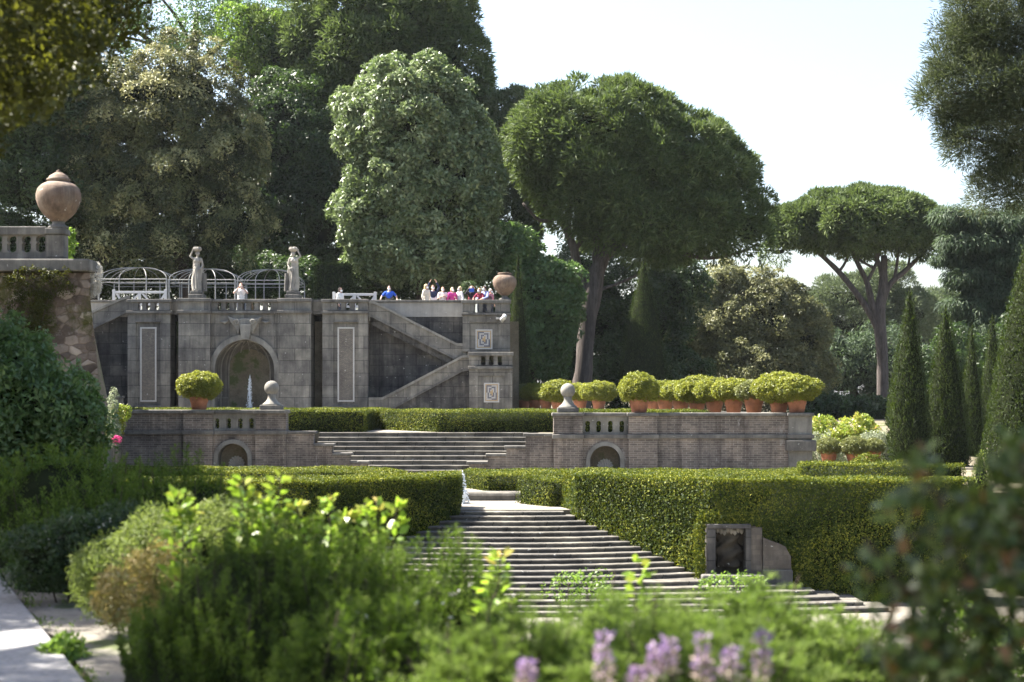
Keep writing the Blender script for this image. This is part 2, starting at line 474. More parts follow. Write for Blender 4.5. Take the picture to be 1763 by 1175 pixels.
LM['bush']    = leaf_mat('glossy_bush_leaves', [(.014,.025,.008), (.036,.060,.013), (.085,.125,.022), (.13,.06,.02)], (.12,.18,.02), .22, .42, .35)
LM['brownoak']= leaf_mat('olive_brown_leaves', [(.014,.020,.005), (.032,.040,.009), (.085,.085,.015)], (.14,.15,.012), .36, .5, .2)
LM['flower']  = leaf_mat('sage_flowers', [(.20,.13,.32), (.32,.22,.38), (.36,.28,.20), (.28,.30,.10)], (.28,.18,.36), .30, .6)
LM['whitefl'] = leaf_mat('white_flowers', [(.45,.42,.40), (.65,.62,.58), (.75,.72,.68)], (.6,.6,.5), .30, .6)
LM['silver']  = leaf_mat('silver_leaves', [(.10,.13,.07), (.24,.27,.17), (.42,.44,.32)], (.3,.34,.2), .34, .5)
LM['pinkfl']  = leaf_mat('pink_flowers', [(.55,.03,.18), (.75,.08,.30), (.8,.2,.42)], (.7,.1,.3), .30, .6)
LM['photinia']= leaf_mat('photinia_leaves', [(.08,.13,.018), (.17,.24,.03), (.28,.31,.05), (.42,.24,.08)], (.34,.42,.04), .40, .4, .45)
LM['tan']     = leaf_mat('russet_leaves', [(.06,.085,.02), (.17,.16,.05), (.33,.25,.10), (.12,.17,.035)], (.3,.24,.06), .38, .5)
LM['lawn']    = leaf_mat('grass_blades', [(.05,.09,.012), (.10,.17,.025), (.16,.22,.04)], (.18,.28,.03), .40, .5)
# ------------------------------------------------------------------ ground
def sstep(t):
    t = min(1, max(0, t)); return t*t*(3-2*t)
def arc_x(y):
    """inner edge of the curved ledge at the right side of the upper terrace"""
    pts = [(60, 9.9), (66, 8.6), (74, 6.1), (80, 4.9), (84, 4.1), (92, .6), (94, -.4)]
    if y <= 60: return 9.9
    for (a, b), (c, d) in zip(pts, pts[1:]):
        if y <= c: return b+(d-b)*(y-a)/(c-a)
    return -.4
def gh(x, y):
    if y < 44.95:
        xl = 1.25-.374*y
        a = sstep((xl+2.2-x)/2.5)
        low = -1.65-3.22*sstep((y-7.6)/12)
        if y > 44.5 and x < -11.4: return 1.0
        return low*(1-a)-1.65*a
    if x < min(-11.4, -.2455*y): return 3.5 if y > 47 else -1.65
    if y < 49: return -2.9
    if y < 60.62: return -2.67
    if -7.3 < x < .95 and y < 63.2: return -2.67
    if y > 89.3 and x < .35: return 3.9
    if x < arc_x(y)+.3: return -1.26
    return -2.67+1.41*sstep((y-72)/20)
xs = sorted(set([-1500,-600,-250,-120,-70,-45,-30]+[-26+.6*i for i in range(22)] + [round(-12.8+.35*i,2) for i in range(75)] + [-11.41,-11.39,-7.31,-7.29,.34,.36,.94,.96] + [14,15,16,18,20,23,27,32,40,55,80,120,250,600,1500]))
ys = sorted(set([-300,-80,-30,-10,-4] + [.8*i for i in range(56)] + [44.94,44.96,46.99,47.01,48.99,49.01,52,56,60.61,60.63,63.19,63.21] + [64+i for i in range(37)] + [89.29,89.31] + [105,115,130,160,220,320,500,900,1800,3500]))
def grid_obj(name, xs, ys, h, mat):
    V = [(x, y, h(x, y)) for y in ys for x in xs]; n = len(xs)
    Fc = [(j*n+i, j*n+i+1, (j+1)*n+i+1, (j+1)*n+i) for j in range(len(ys)-1) for i in range(n-1)]
    me = bpy.data.meshes.new(name); me.from_pydata(V, [], Fc); me.update()
    return tag(link(name, me, mat), kind='structure')
grid_obj('ground', xs, ys, gh, M['earth'])

def sheet(name, poly, z, mat, sub=None):
    me = bpy.data.meshes.new(name); me.from_pydata([(x, y, z) for x, y in poly], [], [tuple(range(len(poly)))]); me.update()
    if me.polygons[0].normal.z < 0: me.flip_normals()
    return tag(link(name, me, mat), kind='structure')
sheet('lower_paving', [(-9, 28), (16, 28), (30, 44.3), (-9, 44.3)], -4.862, M['gravel'])
sheet('landing', [(-4.2, 45.0), (10.5, 45.0), (10.5, 48.98), (-4.2, 48.98)], -2.893, M['gravel'])
sheet('parterre_path', [(-11.5, 49.03), (10.8, 49.03), (10.8, 60.5), (-14, 60.5)], -2.662, M['gravel'])
sheet('upper_gravel', [(-14.9, 63.24), (7.5, 63.24), (4.2, 82), (.2, 89.2), (-21, 89.2), (-15, 63.24)], -1.255, M['gravel'])
sheet('walkway', [(-25, 89.35), (.3, 89.35), (.3, 97), (-25, 97)], 3.905, M['gravel'])
# garden path under the photographer, and the gravel strip beside it
def path_line(y): return 1.25-.374*y
py_ = [-6+i*1.0 for i in range(41)]
def ribbon(name, off0, off1, z, mat, wob=0.0):
    rr = random.Random(4)
    V = []; n = 7
    for y in py_:
        e = wob*(rr.random()-.5)
        for k in range(n):
            V.append((path_line(y)+off0+(off1-off0)*k/(n-1)+(e if k in (0, n-1) else 0), y, z))
    Fc = [(j*n+i, j*n+i+1, (j+1)*n+i+1, (j+1)*n+i) for j in range(len(py_)-1) for i in range(n-1)]
    me = bpy.data.meshes.new(name); me.from_pydata(V, [], Fc); me.update()
    tag(link(name, me, mat), kind='structure')
ribbon('gravel_strip', .0, 1.45, -1.642, M['strip'], .3)
mb = MB()
for y0 in np.arange(-6, 33, 1.5):
    y1 = y0+1.49
    mb.slab([(path_line(y0)-2.6, y0), (path_line(y0)+.02, y0), (path_line(y1)+.02, y1), (path_line(y1)-2.6, y1)], -1.75, -1.60)
tag(mb.build('path', M['path'], bevel=.012), kind='structure')

# ------------------------------------------------------------------ shared wall pieces
def slots(mb, cxs, hw, z0, z1, x0, x1, y0, y1, ring=True):
    """a pierced parapet: solid pieces between pill-shaped openings centred at cxs"""
    T = [0, .03, .08, .14, .2, .3, .5, .56, .6, .66, .78, .86, .92, .97, 1.0]
    def gx(t):
        u = abs(t-.5)
        g = 1.0 if u < .3 else math.sqrt(max(0, 1-((u-.3)/.2)**2))
        if ring and .55 < t < .62: g *= .72
        return hw*g
    edges = [None]+list(cxs)+[None]
    for a, b in zip(edges, edges[1:]):
        rows = []
        for t in T:
            xa = x0 if a is None else a+gx(t)
            xb = x1 if b is None else b-gx(t)
            if xb-xa < .001: xb = xa+.001
            z = z0+(z1-z0)*t
            rows.append([(xa, y0, z), (xb, y0, z), (xb, y1, z), (xa, y1, z)])
        mb.loft(rows)
    return mb

def arch_wall(mb, x0, x1, z0, z1, xc, zs, r, y0, y1, seg=24):
    mb.box(x0, xc-r, y0, y1, z0, zs); mb.box(xc+r, x1, y0, y1, z0, zs)
    A = [(xc-r*math.cos(math.pi*i/seg), zs+r*math.sin(math.pi*i/seg)) for i in range(seg+1)]
    mb.prism([(x0, zs), A[0], (A[0][0], z1), (x0, z1)], y0, y1)
    mb.prism([A[-1], (x1, zs), (x1, z1), (A[-1][0], z1)], y0, y1)
    for p, q in zip(A, A[1:]):
        mb.prism([p, q, (q[0], z1), (p[0], z1)], y0, y1)
    return mb

def arch_ring(mb, xc, zs, r0, r1, y0, y1, z0, seg=28):
    rows = []
    pts = [(-1, 0, z0-zs)] + [(-math.cos(math.pi*i/seg), math.sin(math.pi*i/seg), 0) for i in range(seg+1)] + [(1, 0, z0-zs)]
    for c, s_, dz in pts:
        rows.append([(xc+c*r1, y0, zs+s_*r1+dz), (xc+c*r0, y0-.02, zs+s_*r0+dz), (xc+c*r0, y1, zs+s_*r0+dz), (xc+c*r1, y1, zs+s_*r1+dz)])
    return mb.loft(rows)

def niche_shell(mb, xc, zs, r, y0, depth, z0, nu=28, nv=10):
    rows = []
    def row(rr, z): return [(xc-rr*math.cos(math.pi*i/nu), y0+depth*(rr/r)*math.sin(math.pi*i/nu), z) for i in range(nu+1)]
    rows.append(row(r, z0)); rows.append(row(r, zs))
    for k in range(1, nv+1):
        e = math.pi/2*k/nv
        rows.append(row(max(r*math.cos(e), .002), zs+r*math.sin(e)))
    return mb.loft(rows, cap=False, closed=False)

# ------------------------------------------------------------------ nymphaeum (upper wall)
YW = 88.0
def wx(p): return X(p, YW)
def wz(p): return Z(p, YW)
GZ = -1.3
nym = thing('nymphaeum_wall', 'tall grey stone fountain wall with central arched niche and zigzag staircases', 'fountain wall', (wx(424), YW, GZ))
def nbox(name, mat, px0, px1, py0, py1, y0, y1, bevel=.0):
    return MB().box(wx(px0), wx(px1), y0, y1, wz(py1), wz(py0)).build(name, mat, nym, bevel=bevel)
ZT = wz(520)     # under the coping
# back walls behind the stairs
for a, b in ((120, 222), (635, 797)):
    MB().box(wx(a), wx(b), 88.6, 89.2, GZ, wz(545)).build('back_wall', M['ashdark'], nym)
    MB().box(wx(a), wx(b)-.003, 88.55, 89.2, wz(545)+.003, ZT).build('parapet', M['pale'], nym)
    MB().box(wx(a), wx(b), 88.45, 89.3, ZT+.003, wz(516)).build('coping', M['coping'], nym, bevel=.02)
# piers with the long mosaic panels
def pier(px0, px1, pan0, pan1, sl):
    x0, x1 = wx(px0), wx(px1); pc0, pc1 = wx(pan0-7), wx(pan1+7)
    mb = MB()
    zt, zb = wz(556), wz(698)
    mb.box(x0, pc0, 87.7, 88.9, GZ, wz(541)); mb.box(pc1, x1, 87.7, 88.9, GZ, wz(541))
    mb.box(pc0+.002, pc1-.002, 87.7, 88.9, zt, wz(541)); mb.box(pc0+.002, pc1-.002, 87.7, 88.9, GZ, zb)
    mb.box(pc0+.002, pc1-.002, 87.82, 88.9, zb+.002, zt-.002)
    mb.build('pier', M['ashlar'], nym)
    MB().box(wx(pan0), wx(pan1), 87.775, 87.815, wz(691), wz(565)).build('mosaic_field', M['mosaic'], nym)
    fr = MB(); t = .075
    a, b, c, d = wx(pan0), wx(pan1), wz(692), wz(564)
    fr.box(a, a+t, 87.75, 87.79, c, d); fr.box(b-t, b, 87.75, 87.79, c, d)
    fr.box(a+t+.002, b-t-.002, 87.75, 87.79, c, c+t); fr.box(a+t+.002, b-t-.002, 87.75, 87.79, d-t, d)
    fr.build('mosaic_frame', M['light'], nym)
    MB().box(wx(pan0-8), wx(pan1+8), 87.6, 87.8, zb-.12, zb-.01).build('sill', M['coping'], nym, bevel=.02)
    MB().box(wx(pan0-8), wx(pan1+8), 87.64, 87.8, zt+.01, zt+.07).build('panel_moulding', M['coping'], nym, bevel=.02)
    MB().box(x0-.06, x1+.06, 87.55, 88.95, wz(541)+.002, wz(536)).build('cornice', M['coping'], nym, bevel=.03)
    ba = MB(); slots(ba, [wx(q) for q in sl], .105, wz(536)+.03, wz(521.5), x0, x1, 87.72, 88.2)
    ba.build('balustrade', M['ashlar'], nym)
    MB().box(x0-.05, x1+.05, 87.62, 88.35, wz(521.5)+.002, wz(516)).build('coping', M['coping'], nym, bevel=.03)
pier(222, 295, 243, 271, (243, 257, 272))
pier(556, 634, 582, 611, (585, 599, 614))
# dark passages: side returns and roof slab
for a, b in ((295, 311), (537, 556)):
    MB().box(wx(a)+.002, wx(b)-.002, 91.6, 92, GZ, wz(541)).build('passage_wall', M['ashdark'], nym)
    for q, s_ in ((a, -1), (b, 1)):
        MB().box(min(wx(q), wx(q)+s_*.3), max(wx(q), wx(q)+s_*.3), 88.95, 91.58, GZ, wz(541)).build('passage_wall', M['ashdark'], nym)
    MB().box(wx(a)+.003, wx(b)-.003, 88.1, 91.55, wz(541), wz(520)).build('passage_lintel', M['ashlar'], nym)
    MB().box(wx(a)+.003, wx(b)-.003, 88.05, 88.7, wz(520)+.002, wz(516)).build('coping', M['coping'], nym)
# central block
xc, zs, rr = wx(423), wz(637), 1.52
mb = MB(); arch_wall(mb, wx(365)+.002, wx(482)-.002, GZ, wz(541), xc, zs, rr, 87.7, 88.3)
mb.build('niche_wall', M['ashlar'], nym)
MB().box(wx(365)+.01, wx(482)-.01, 88.31, 91.2, wz(560), wz(541)).build('core', M['ashdark'], nym)
niche_shell(MB(), xc, zs, rr, 88.28, 1.45, GZ).build('niche', M['niche'], nym, smooth=True)
ar = MB(); arch_ring(ar, xc, zs, rr-.02, rr+.24, 87.58, 87.9, GZ); ar.build('archivolt', M['trim'], nym, smooth=False)
for k in range(1, 8):       # raised ribs of the half dome
    a = math.pi*k/8; pts = []
    for z in (GZ, zs): pts.append((xc-(rr-.02)*math.cos(a), 88.28+1.43*math.sin(a), z))
    for e in range(1, 9):
        ee = math.pi/2*e/9; q = math.cos(ee)
        pts.append((xc-(rr-.02)*q*math.cos(a), 88.28+1.43*q*math.sin(a), zs+(rr-.02)*math.sin(ee)))
    MB().tube(pts, .035, 6).build('niche_rib', M['trim'], nym, smooth=True)
MB().box(xc-2.0, xc+2.0, 87.0, 87.25, GZ, -.72).build('basin_rim', M['coping'], nym, bevel=.04)
MB().box(xc-1.5, xc+1.5, 87.26, 89.6, GZ, -.85).build('basin_water', M['waterbed'], nym)
for a, b in ((311, 365), (482, 537)):
    MB().box(wx(a), wx(b), 87.4, 89.0, GZ, wz(541)).build('pilaster', M['ashlar'], nym)
    MB().box(wx(a)-.05, wx(b)+.05, 87.25, 89.0, wz(541)+.002, wz(535.5)).build('pilaster_cornice', M['coping'], nym, bevel=.03)
    MB().box(wx(a), wx(b), 87.42, 88.4, wz(535.5)+.002, wz(521)).build('pedestal', M['ashlar'], nym)
    MB().box(wx(a)-.05, wx(b)+.05, 87.3, 88.5, wz(521)+.002, wz(515)).build('coping', M['coping'], nym, bevel=.03)
MB().box(wx(365)+.055, wx(482)-.055, 87.55, 88.9, wz(541)+.002, wz(536)).build('cornice', M['coping'], nym, bevel=.03)
ba = MB(); slots(ba, [wx(q) for q in (379, 393, 408, 422, 436, 450, 464)], .10, wz(536)+.03, wz(521), wx(365)+.002, wx(482)-.002, 87.75, 88.2)
ba.build('balustrade', M['ashlar'], nym)
MB().box(wx(365)+.055, wx(482)-.055, 87.62, 88.35, wz(521)+.002, wz(516)).build('coping', M['coping'], nym, bevel=.03)
# carved keystone: wedge, volutes, wings and swags
ks = MB(); ks.prism([(wx(416), wz(560)), (wx(436), wz(560)), (wx(433), wz(586)), (wx(419), wz(586))], 87.28, 87.7)
ks.build('keystone', M['trim'], nym, bevel=.03)
rl = MB(); rl.prism([(wx(p), wz(q)) for p, q in ((395, 546), (411, 551), (424, 549), (438, 551), (453, 546), (447, 557), (441, 567), (436, 577), (432, 563), (417, 563), (413, 577), (408, 567), (401, 557))], 87.42, 87.7)
rl.build('carved_relief', M['trim'], nym, bevel=.05)
for s_ in (-1, 1):
    def kx(d): return wx(424+s_*d)
    v = MB()
    sp = [(kx(14)+.15*(1-t/14)*math.cos(.9*t)*s_, 87.36, wz(556)+.15*(1-t/14)*math.sin(.9*t)) for t in range(13)]
    v.tube(sp, [.055-.003*t for t in range(13)], 7); v.build('volute', M['trim'], nym, smooth=True)
    MB().tube([(kx(29), 87.62, wz(553)), (kx(35), 87.6, wz(556.5)), (kx(42), 87.62, wz(554.5))], [.05, .075, .04], 7).build('swag', M['trim'], nym, smooth=True)
# stair parapets on the right (descending, then back) and the visible end of the left one
def flight(top, bot, y0, y1, cop=.13):
    a = [(wx(p), wz(q)) for p, q in top]; b = [(wx(p), wz(q)) for p, q in bot]
    mb = MB(); mb.prism(a+b[::-1], y0, y1); o = mb.build('stair_parapet', M['ashlar'], nym)
    c = MB()
    for (p, q), (r_, s_) in zip(a, a[1:]):
        c.prism([(p, q+.002), (r_, s_+.002), (r_, s_+cop), (p, q+cop)], y0-.08, y1+.08)
    c.build('stair_coping', M['trim'], nym)
    m2 = MB()
    for (p, q), (r_, s_) in zip(b, b[1:]):
        m2.prism([(p, q-.07), (r_, s_-.07), (r_, s_+.05), (p, q+.05)], y0-.05, y0+.2)
    m2.build('string_moulding', M['coping'], nym)
flight([(635, 523), (645, 524), (787, 596), (805, 596)], [(635, 543), (640, 544), (785, 618), (805, 618)], 87.85, 88.15)
flight([(809, 617), (797.5, 617), (660, 689), (637, 689)], [(809, 636), (797, 638), (673, 705), (668, 708)], 87.2, 87.5)
flight([(222, 514), (210, 518), (150, 545)], [(222, 537), (217, 538), (150, 570)], 87.85, 88.15)
MB().box(wx(637), wx(660), 87.15, 87.55, GZ, wz(689)).build('newel_post', M['ashlar'], nym)
MB().box(wx(190), wx(216), 87.15, 87.55, GZ, wz(686)).build('newel_post', M['ashlar'], nym)
MB().box(wx(188), wx(218), 87.1, 87.6, wz(686)+.002, wz(682)).build('coping', M['coping'], nym, bevel=.02)
MB().box(wx(786), wx(805), 87.8, 88.2, wz(640), wz(597)).build('newel_post', M['ashlar'], nym)
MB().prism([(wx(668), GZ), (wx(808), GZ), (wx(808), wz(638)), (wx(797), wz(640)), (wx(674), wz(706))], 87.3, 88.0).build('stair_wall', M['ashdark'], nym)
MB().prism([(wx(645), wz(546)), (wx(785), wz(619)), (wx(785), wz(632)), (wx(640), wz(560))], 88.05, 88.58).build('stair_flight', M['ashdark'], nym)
# right tower
def emblem(parent_px0, parent_px1, py0, py1, y):
    x0, x1, z0, z1 = wx(parent_px0), wx(parent_px1), wz(py1), wz(py0)
    fr = MB(); t = .07
    fr.box(x0, x0+t, y-.05, y+.02, z0, z1); fr.box(x1-t, x1, y-.05, y+.02, z0, z1)
    fr.box(x0+t+.001, x1-t-.001, y-.05, y+.02, z0, z0+t); fr.box(x0+t+.001, x1-t-.001, y-.05, y+.02, z1-t, z1)
    fr.build('emblem_frame', M['light'], nym)
    fl = MB(); fl.box(x0+t+.002, x1-t-.002, y-.012, y+.02, z0+t+.002, z1-t-.002); fl.build('emblem_border', M['ochre'], nym)
    rows = ["DDDDLLLL", "DLLLDDDL", "DLDDLLDL", "DLDLOLDL", "DLDOOLDL", "LDLOODLD", "LDLDODLD", "LDLLDDLD", "LDDDLLLD", "LLLLDDDD"]
    a0, a1, b0, b1 = x0+t+.05, x1-t-.05, z0+t+.05, z1-t-.05
    for key, mat, nm in (('D', 'dark', 'emblem_dark'), ('L', 'light', 'emblem_light'), ('O', 'ochre', 'emblem_centre')):
        e = MB()
        for r_, line in enumerate(rows):
            for c_, ch in enumerate(line):
                if ch == key:
                    e.box(a0+(a1-a0)*c_/8, a0+(a1-a0)*(c_+1)/8-.004, y-.035, y-.014, b1-(b1-b0)*(r_+1)/10+.004, b1-(b1-b0)*r_/10)
        e.build(nm, M[mat], nym)
def tower(px0, px1, zb, zt_px, panel, y0, y1, sl, top_c, ctop, cbot):
    """pierced box with a recessed mosaic panel"""
    x0, x1 = wx(px0), wx(px1)
    a, b, c, d = panel
    mb = MB(); pz0, pz1 = wz(d+11), wz(c-12); p0, p1 = wx(a-10), wx(b+10)
    mb.box(x0, p0, y0, y1, zb, wz(zt_px)); mb.box(p1, x1, y0, y1, zb, wz(zt_px))
    mb.box(p0+.002, p1-.002, y0, y1, pz1, wz(zt_px)); mb.box(p0+.002, p1-.002, y0, y1, zb, pz0)
    mb.box(p0+.002, p1-.002, y0+.07, y1, pz0+.002, pz1-.002)
    mb.build('tower_wall', M['ashlar'], nym)
    emblem(a, b, c, d, y0+.05)
    MB().box(x0-.05, x1+.05, y0-.12, y1, wz(zt_px)+.002, wz(cbot)).build('cornice', M['coping'], nym, bevel=.03)
    ba = MB(); slots(ba, [wx(q) for q in sl], .115, wz(cbot)+.03, wz(ctop)-.03, x0, x1, y0+.02, y0+.42)
    ba.box(x1-.4, x1-.002, y0+.43, y1, wz(cbot)+.003, wz(ctop)-.03)
    ba.build('balustrade', M['ashlar'], nym)
    MB().box(x0-.06, x1+.06, y0-.08, y0+.55, wz(ctop)-.028, wz(top_c)).build('coping', M['coping'], nym, bevel=.03)
tower(797, 878, wz(606), 544, (819, 848, 568, 602), 87.55, 89.6, (821, 834.5, 849), 517.5, 522.5, 540)
tower(809, 882, GZ, 637, (834, 860, 660, 693), 86.4, 87.5, (833, 846.5, 861), 608, 613.5, 631.5)
MB().box(wx(809)+.1, wx(882)-.1, 86.9, 87.52, wz(631), wz(625)).build('tower_floor', M['ashdark'], nym)
# security camera bracketed on the tower (a thing that hangs on the wall)
cm = thing('security_camera', 'small white security camera on a bracket high on the stone tower', 'camera', (wx(862), 87.4, wz(550)))
MB().box(wx(854), wx(864), 87.36, 87.52, wz(551), wz(547.5)).build('bracket', M['light'], cm)
c_ = MB().tube([(wx(863), 87.3, wz(552)), (wx(868), 87.0, wz(549)), (wx(869.5), 86.9, wz(545))], [.09, .12, .11], 8); c_.build('camera_body', M['white'], cm, smooth=True)
MB().tube([(wx(864), 87.3, wz(556)), (wx(867), 87.2, wz(551))], .06, 8).build('lens_hood', M['iron'], cm, smooth=True)
# water jet in the niche
def jet(name, label, base, h, r, rng):
    mb = MB(); rows = []
    for i in range(16):
        t = i/15; rad = r*(.35+1.0*(1-t)**1.2)*(1 if i < 15 else .05)
        rows.append([(base[0]+rad*(1+.45*(rng.random()-.5))*math.cos(2*math.pi*k/12)+.25*r*math.sin(t*7), base[1]+rad*math.sin(2*math.pi*k/12), base[2]+h*t) for k in range(12)])
    mb.loft(rows); t_ = thing(name, label, 'fountain', base)
    mb.build('spray', M['water'], t_, smooth=True)
    dm = MB()
    for i in range(260):
        t = rng.random()**1.3; a = rng.random()*6.28; q = r*(1.2+2.6*rng.random())*(1-t*.75)
        p = (base[0]+q*math.cos(a), base[1]+q*math.sin(a), base[2]+h*t*.9)
        s_ = .012+.018*rng.random()
        dm.lathe([(0, -s_*1.6), (s_, 0), (0, s_*1.6)], p, 5)
    o = dm.build('droplets', M['water'], t_, smooth=True)
    o['kind'] = 'stuff'
jet('fountain_jet', 'white jet of water rising inside the arched niche', (wx(427), 88.6, -.9), 2.1, .065, random.Random(3))
jet('fountain_jet', 'white jet of water beside the end of the clipped left hedge', (X(796, 47.5), 47.5, -2.9), .92, .06, random.Random(5))

# ------------------------------------------------------------------ terrace walls (brick, two wings) and the flight between
YT = 60.0
def tx(p): return X(p, YT)
def tz(p): return Z(p, YT)
TB = -2.75
def wing(root, piers, balu, slotpx, wall, cop, rail, band, arch, cheek, side, shell):
    ct, cb = cop; b0, b1 = band
    x = lambda p: tx(p)
    def b(name, mat, p0, p1, q0, q1, y0, y1, bev=0.0, par=root, mm=.0):
        return MB().box(x(p0)+mm, x(p1)-mm, y0, y1, tz(q1), tz(q0)).build(name, mat, par, bevel=bev)
    for p0, p1, mat in piers:
        MB().box(x(p0), x(p1), YT-.18, YT+.55, TB, tz(b1)).build('pier', M[mat], root)
        MB().box(x(p0)-.05, x(p1)+.05, YT-.25, YT+.6, tz(b1)+.002, tz(b0)).build('string_course', M['coping'], root, bevel=.02)
        MB().box(x(p0), x(p1), YT-.16, YT+.55, tz(b0)+.002, tz(cb)).build('pedestal', M[mat], root)
        MB().box(x(p0)-.06, x(p1)+.06, YT-.26, YT+.64, tz(cb)+.002, tz(ct)).build('coping', M['coping'], root, bevel=.03)
    for p0, p1 in wall:
        MB().box(x(p0), x(p1), YT+.0, YT+.5, TB, tz(b1)).build('wall', M['brick'], root)
        MB().box(x(p0)+.052, x(p1)-.052, YT-.08, YT+.55, tz(b1)+.002, tz(b0)).build('string_course', M['coping'], root, bevel=.02)
        MB().box(x(p0), x(p1), YT+.01, YT+.5, tz(b0)+.002, tz(cb)).build('parapet', M['brick'], root)
        MB().box(x(p0)+.062, x(p1)-.062, YT-.1, YT+.6, tz(cb)+.002, tz(ct)).build('coping', M['coping'], root, bevel=.03)
    p0, p1 = balu
    ac, ar_, azs = arch
    arch_wall(MB(), x(p0), x(p1), TB, tz(b1), x(ac), tz(azs), ar_, YT+.0, YT+.5, 20).build('wall', M['brick'], root)
    arch_ring(MB(), x(ac), tz(azs), ar_-.01, ar_+.13, YT-.07, YT+.2, TB, 22).build('arch_surround', M['trim'], root)
    niche_shell(MB(), x(ac), tz(azs), ar_, YT+.48, .5, TB, 18, 6).build('niche', M['niche'], root, smooth=True)
    sh = MB(); rows = []
    cx_, cz_ = x(ac+1.5), tz(shell)
    fan = [(cx_, YT+.62, cz_-.2)] + [(cx_+.27*(1+.07*math.cos(k*math.pi))*math.sin(a), YT+.56+.05*(k % 2), cz_-.06+.27*(1+.07*math.cos(k*math.pi))*math.cos(a)) for k, a in enumerate(np.linspace(-2.2, 2.2, 23))]
    s0 = len(sh.v); sh.v += fan + [(q[0], q[1]+.1, q[2]) for q in fan]; n = len(fan)
    for i in range(1, n-1): sh.f += [(0, i, i+1), (n, n+i+1, n+i), (i, n+i, n+i+1, i+1)]
    sh.build('shell', M['light'], root, smooth=False)
    MB().lathe([(0, -.02), (.05, 0), (.05, .22), (.02, .24)], (cx_, YT+.45, cz_-.42), 10).build('spout', M['dark'], root, smooth=True)
    MB().box(x(p0)+.052, x(p1)-.052, YT-.08, YT+.55, tz(b1)+.002, tz(b0)).build('string_course', M['coping'], root, bevel=.02)
    ba = MB(); slots(ba, [x(q) for q in slotpx], .085, tz(b0)+.06, tz(cb)-.16, x(p0)+.002, x(p1)-.002, YT+.05, YT+.35)
    ba.build('balustrade', M['trim'], root)
    MB().box(x(p0)+.003, x(p1)-.003, YT+.02, YT+.4, tz(b0)+.002, tz(b0)+.058).build('balustrade_foot', M['trim'], root)
    MB().box(x(p0)+.003, x(p1)-.003, YT+.02, YT+.4, tz(cb)-.158, tz(cb)).build('balustrade_head', M['trim'], root)
    MB().box(x(p0)+.062, x(p1)-.062, YT-.1, YT+.6, tz(cb)+.002, tz(ct)).build('coping', M['coping'], root, bevel=.03)
    # stepped cheek of the flight
    last = None
    for q0, q1, qt in cheek:
        MB().box(x(q0)+.001, x(q1)-.001, YT-.02, YT+.45, TB, tz(qt+5)).build('cheek_wall', M['brick'], root)
        MB().box(x(q0)-(.08 if side > 0 else -.002), x(q1)+(.08 if side < 0 else -.002), YT-.08, YT+.5, tz(qt+5)+.002, tz(qt)).build('cheek_coping', M['coping'], root, bevel=.02)
tl = thing('terrace_wall', 'brick terrace wall left of the middle steps with a single potted plant on top', 'wall', (tx(340), YT, TB))
wing(tl, [(317, 367, 'brick'), (441, 493, 'brick')], (367, 441), (373, 393, 413, 432), [(180, 317)], (706, 712.5), None, (741.5, 748.5), (401, .53, 790), 
     [(493, 540, 742.5), (540, 572, 764), (572, 602, 780), (602, 632, 794)], -1, 797)
trw = thing('terrace_wall', 'long brick terrace wall right of the middle steps with a row of potted plants', 'wall', (tx(1180), YT, TB))
wing(trw, [(953, 1003, 'brick'), (1082, 1131, 'brick'), (1357, 1397, 'trim')], (1003, 1082), (1012, 1031, 1051, 1071), [(1131, 1357)], (711, 717), None, (748, 755.5), (1042, .53, 794),
     [(905, 953, 746.5), (872, 905, 768), (840, 872, 781.5), (807, 840, 795)], 1, 802)
MB().box(tx(1352), tx(1403), YT-.36, YT+.7, tz(777), tz(758)).build('pier_cap', M['coping'], trw, bevel=.04)
# curved ledge that carries the receding pots
cl = thing('curved_ledge', 'low curved stone ledge receding behind the brick terrace wall', 'ledge', (6.1, 74, -1.3))
rows = []
for y in np.arange(61.0, 93.1, 1.0):
    xa = arc_x(y)-.45; rows.append([(xa, y, -1.4), (xa+.95, y, -1.4), (xa+.95, y, -.545), (xa, y, -.545)])
MB().loft(rows).build('ledge_wall', M['trim'], cl)
# flight of nine steps
fl = thing('stone_steps', 'straight flight of wide grey stone steps between the two brick terrace walls', 'steps', (tx(720), YT+1.6, TB))
N = 9; z0, z1 = -2.66, -1.26
for k in range(N):
    zt = z0+(z1-z0)*(k+1)/N; zb = z0+(z1-z0)*k/N-.02
    yf = YT+.15+k*.345
    rows = []
    for xx in np.linspace(tx(534), tx(910), 30):
        j = .012*(random.Random(k*91+int(xx*50)).random()-.5)
        rows.append([(xx, yf+.03, zb), (xx, yf+.03, zt-.06), (xx, yf+j, zt-.05), (xx, yf+j, zt-.012+j*.4), (xx, yf+.014, zt+j*.3), (xx, YT+3.3, zt), (xx, YT+3.3, zb)])
    MB().loft(rows).build('step', M['step'], fl)

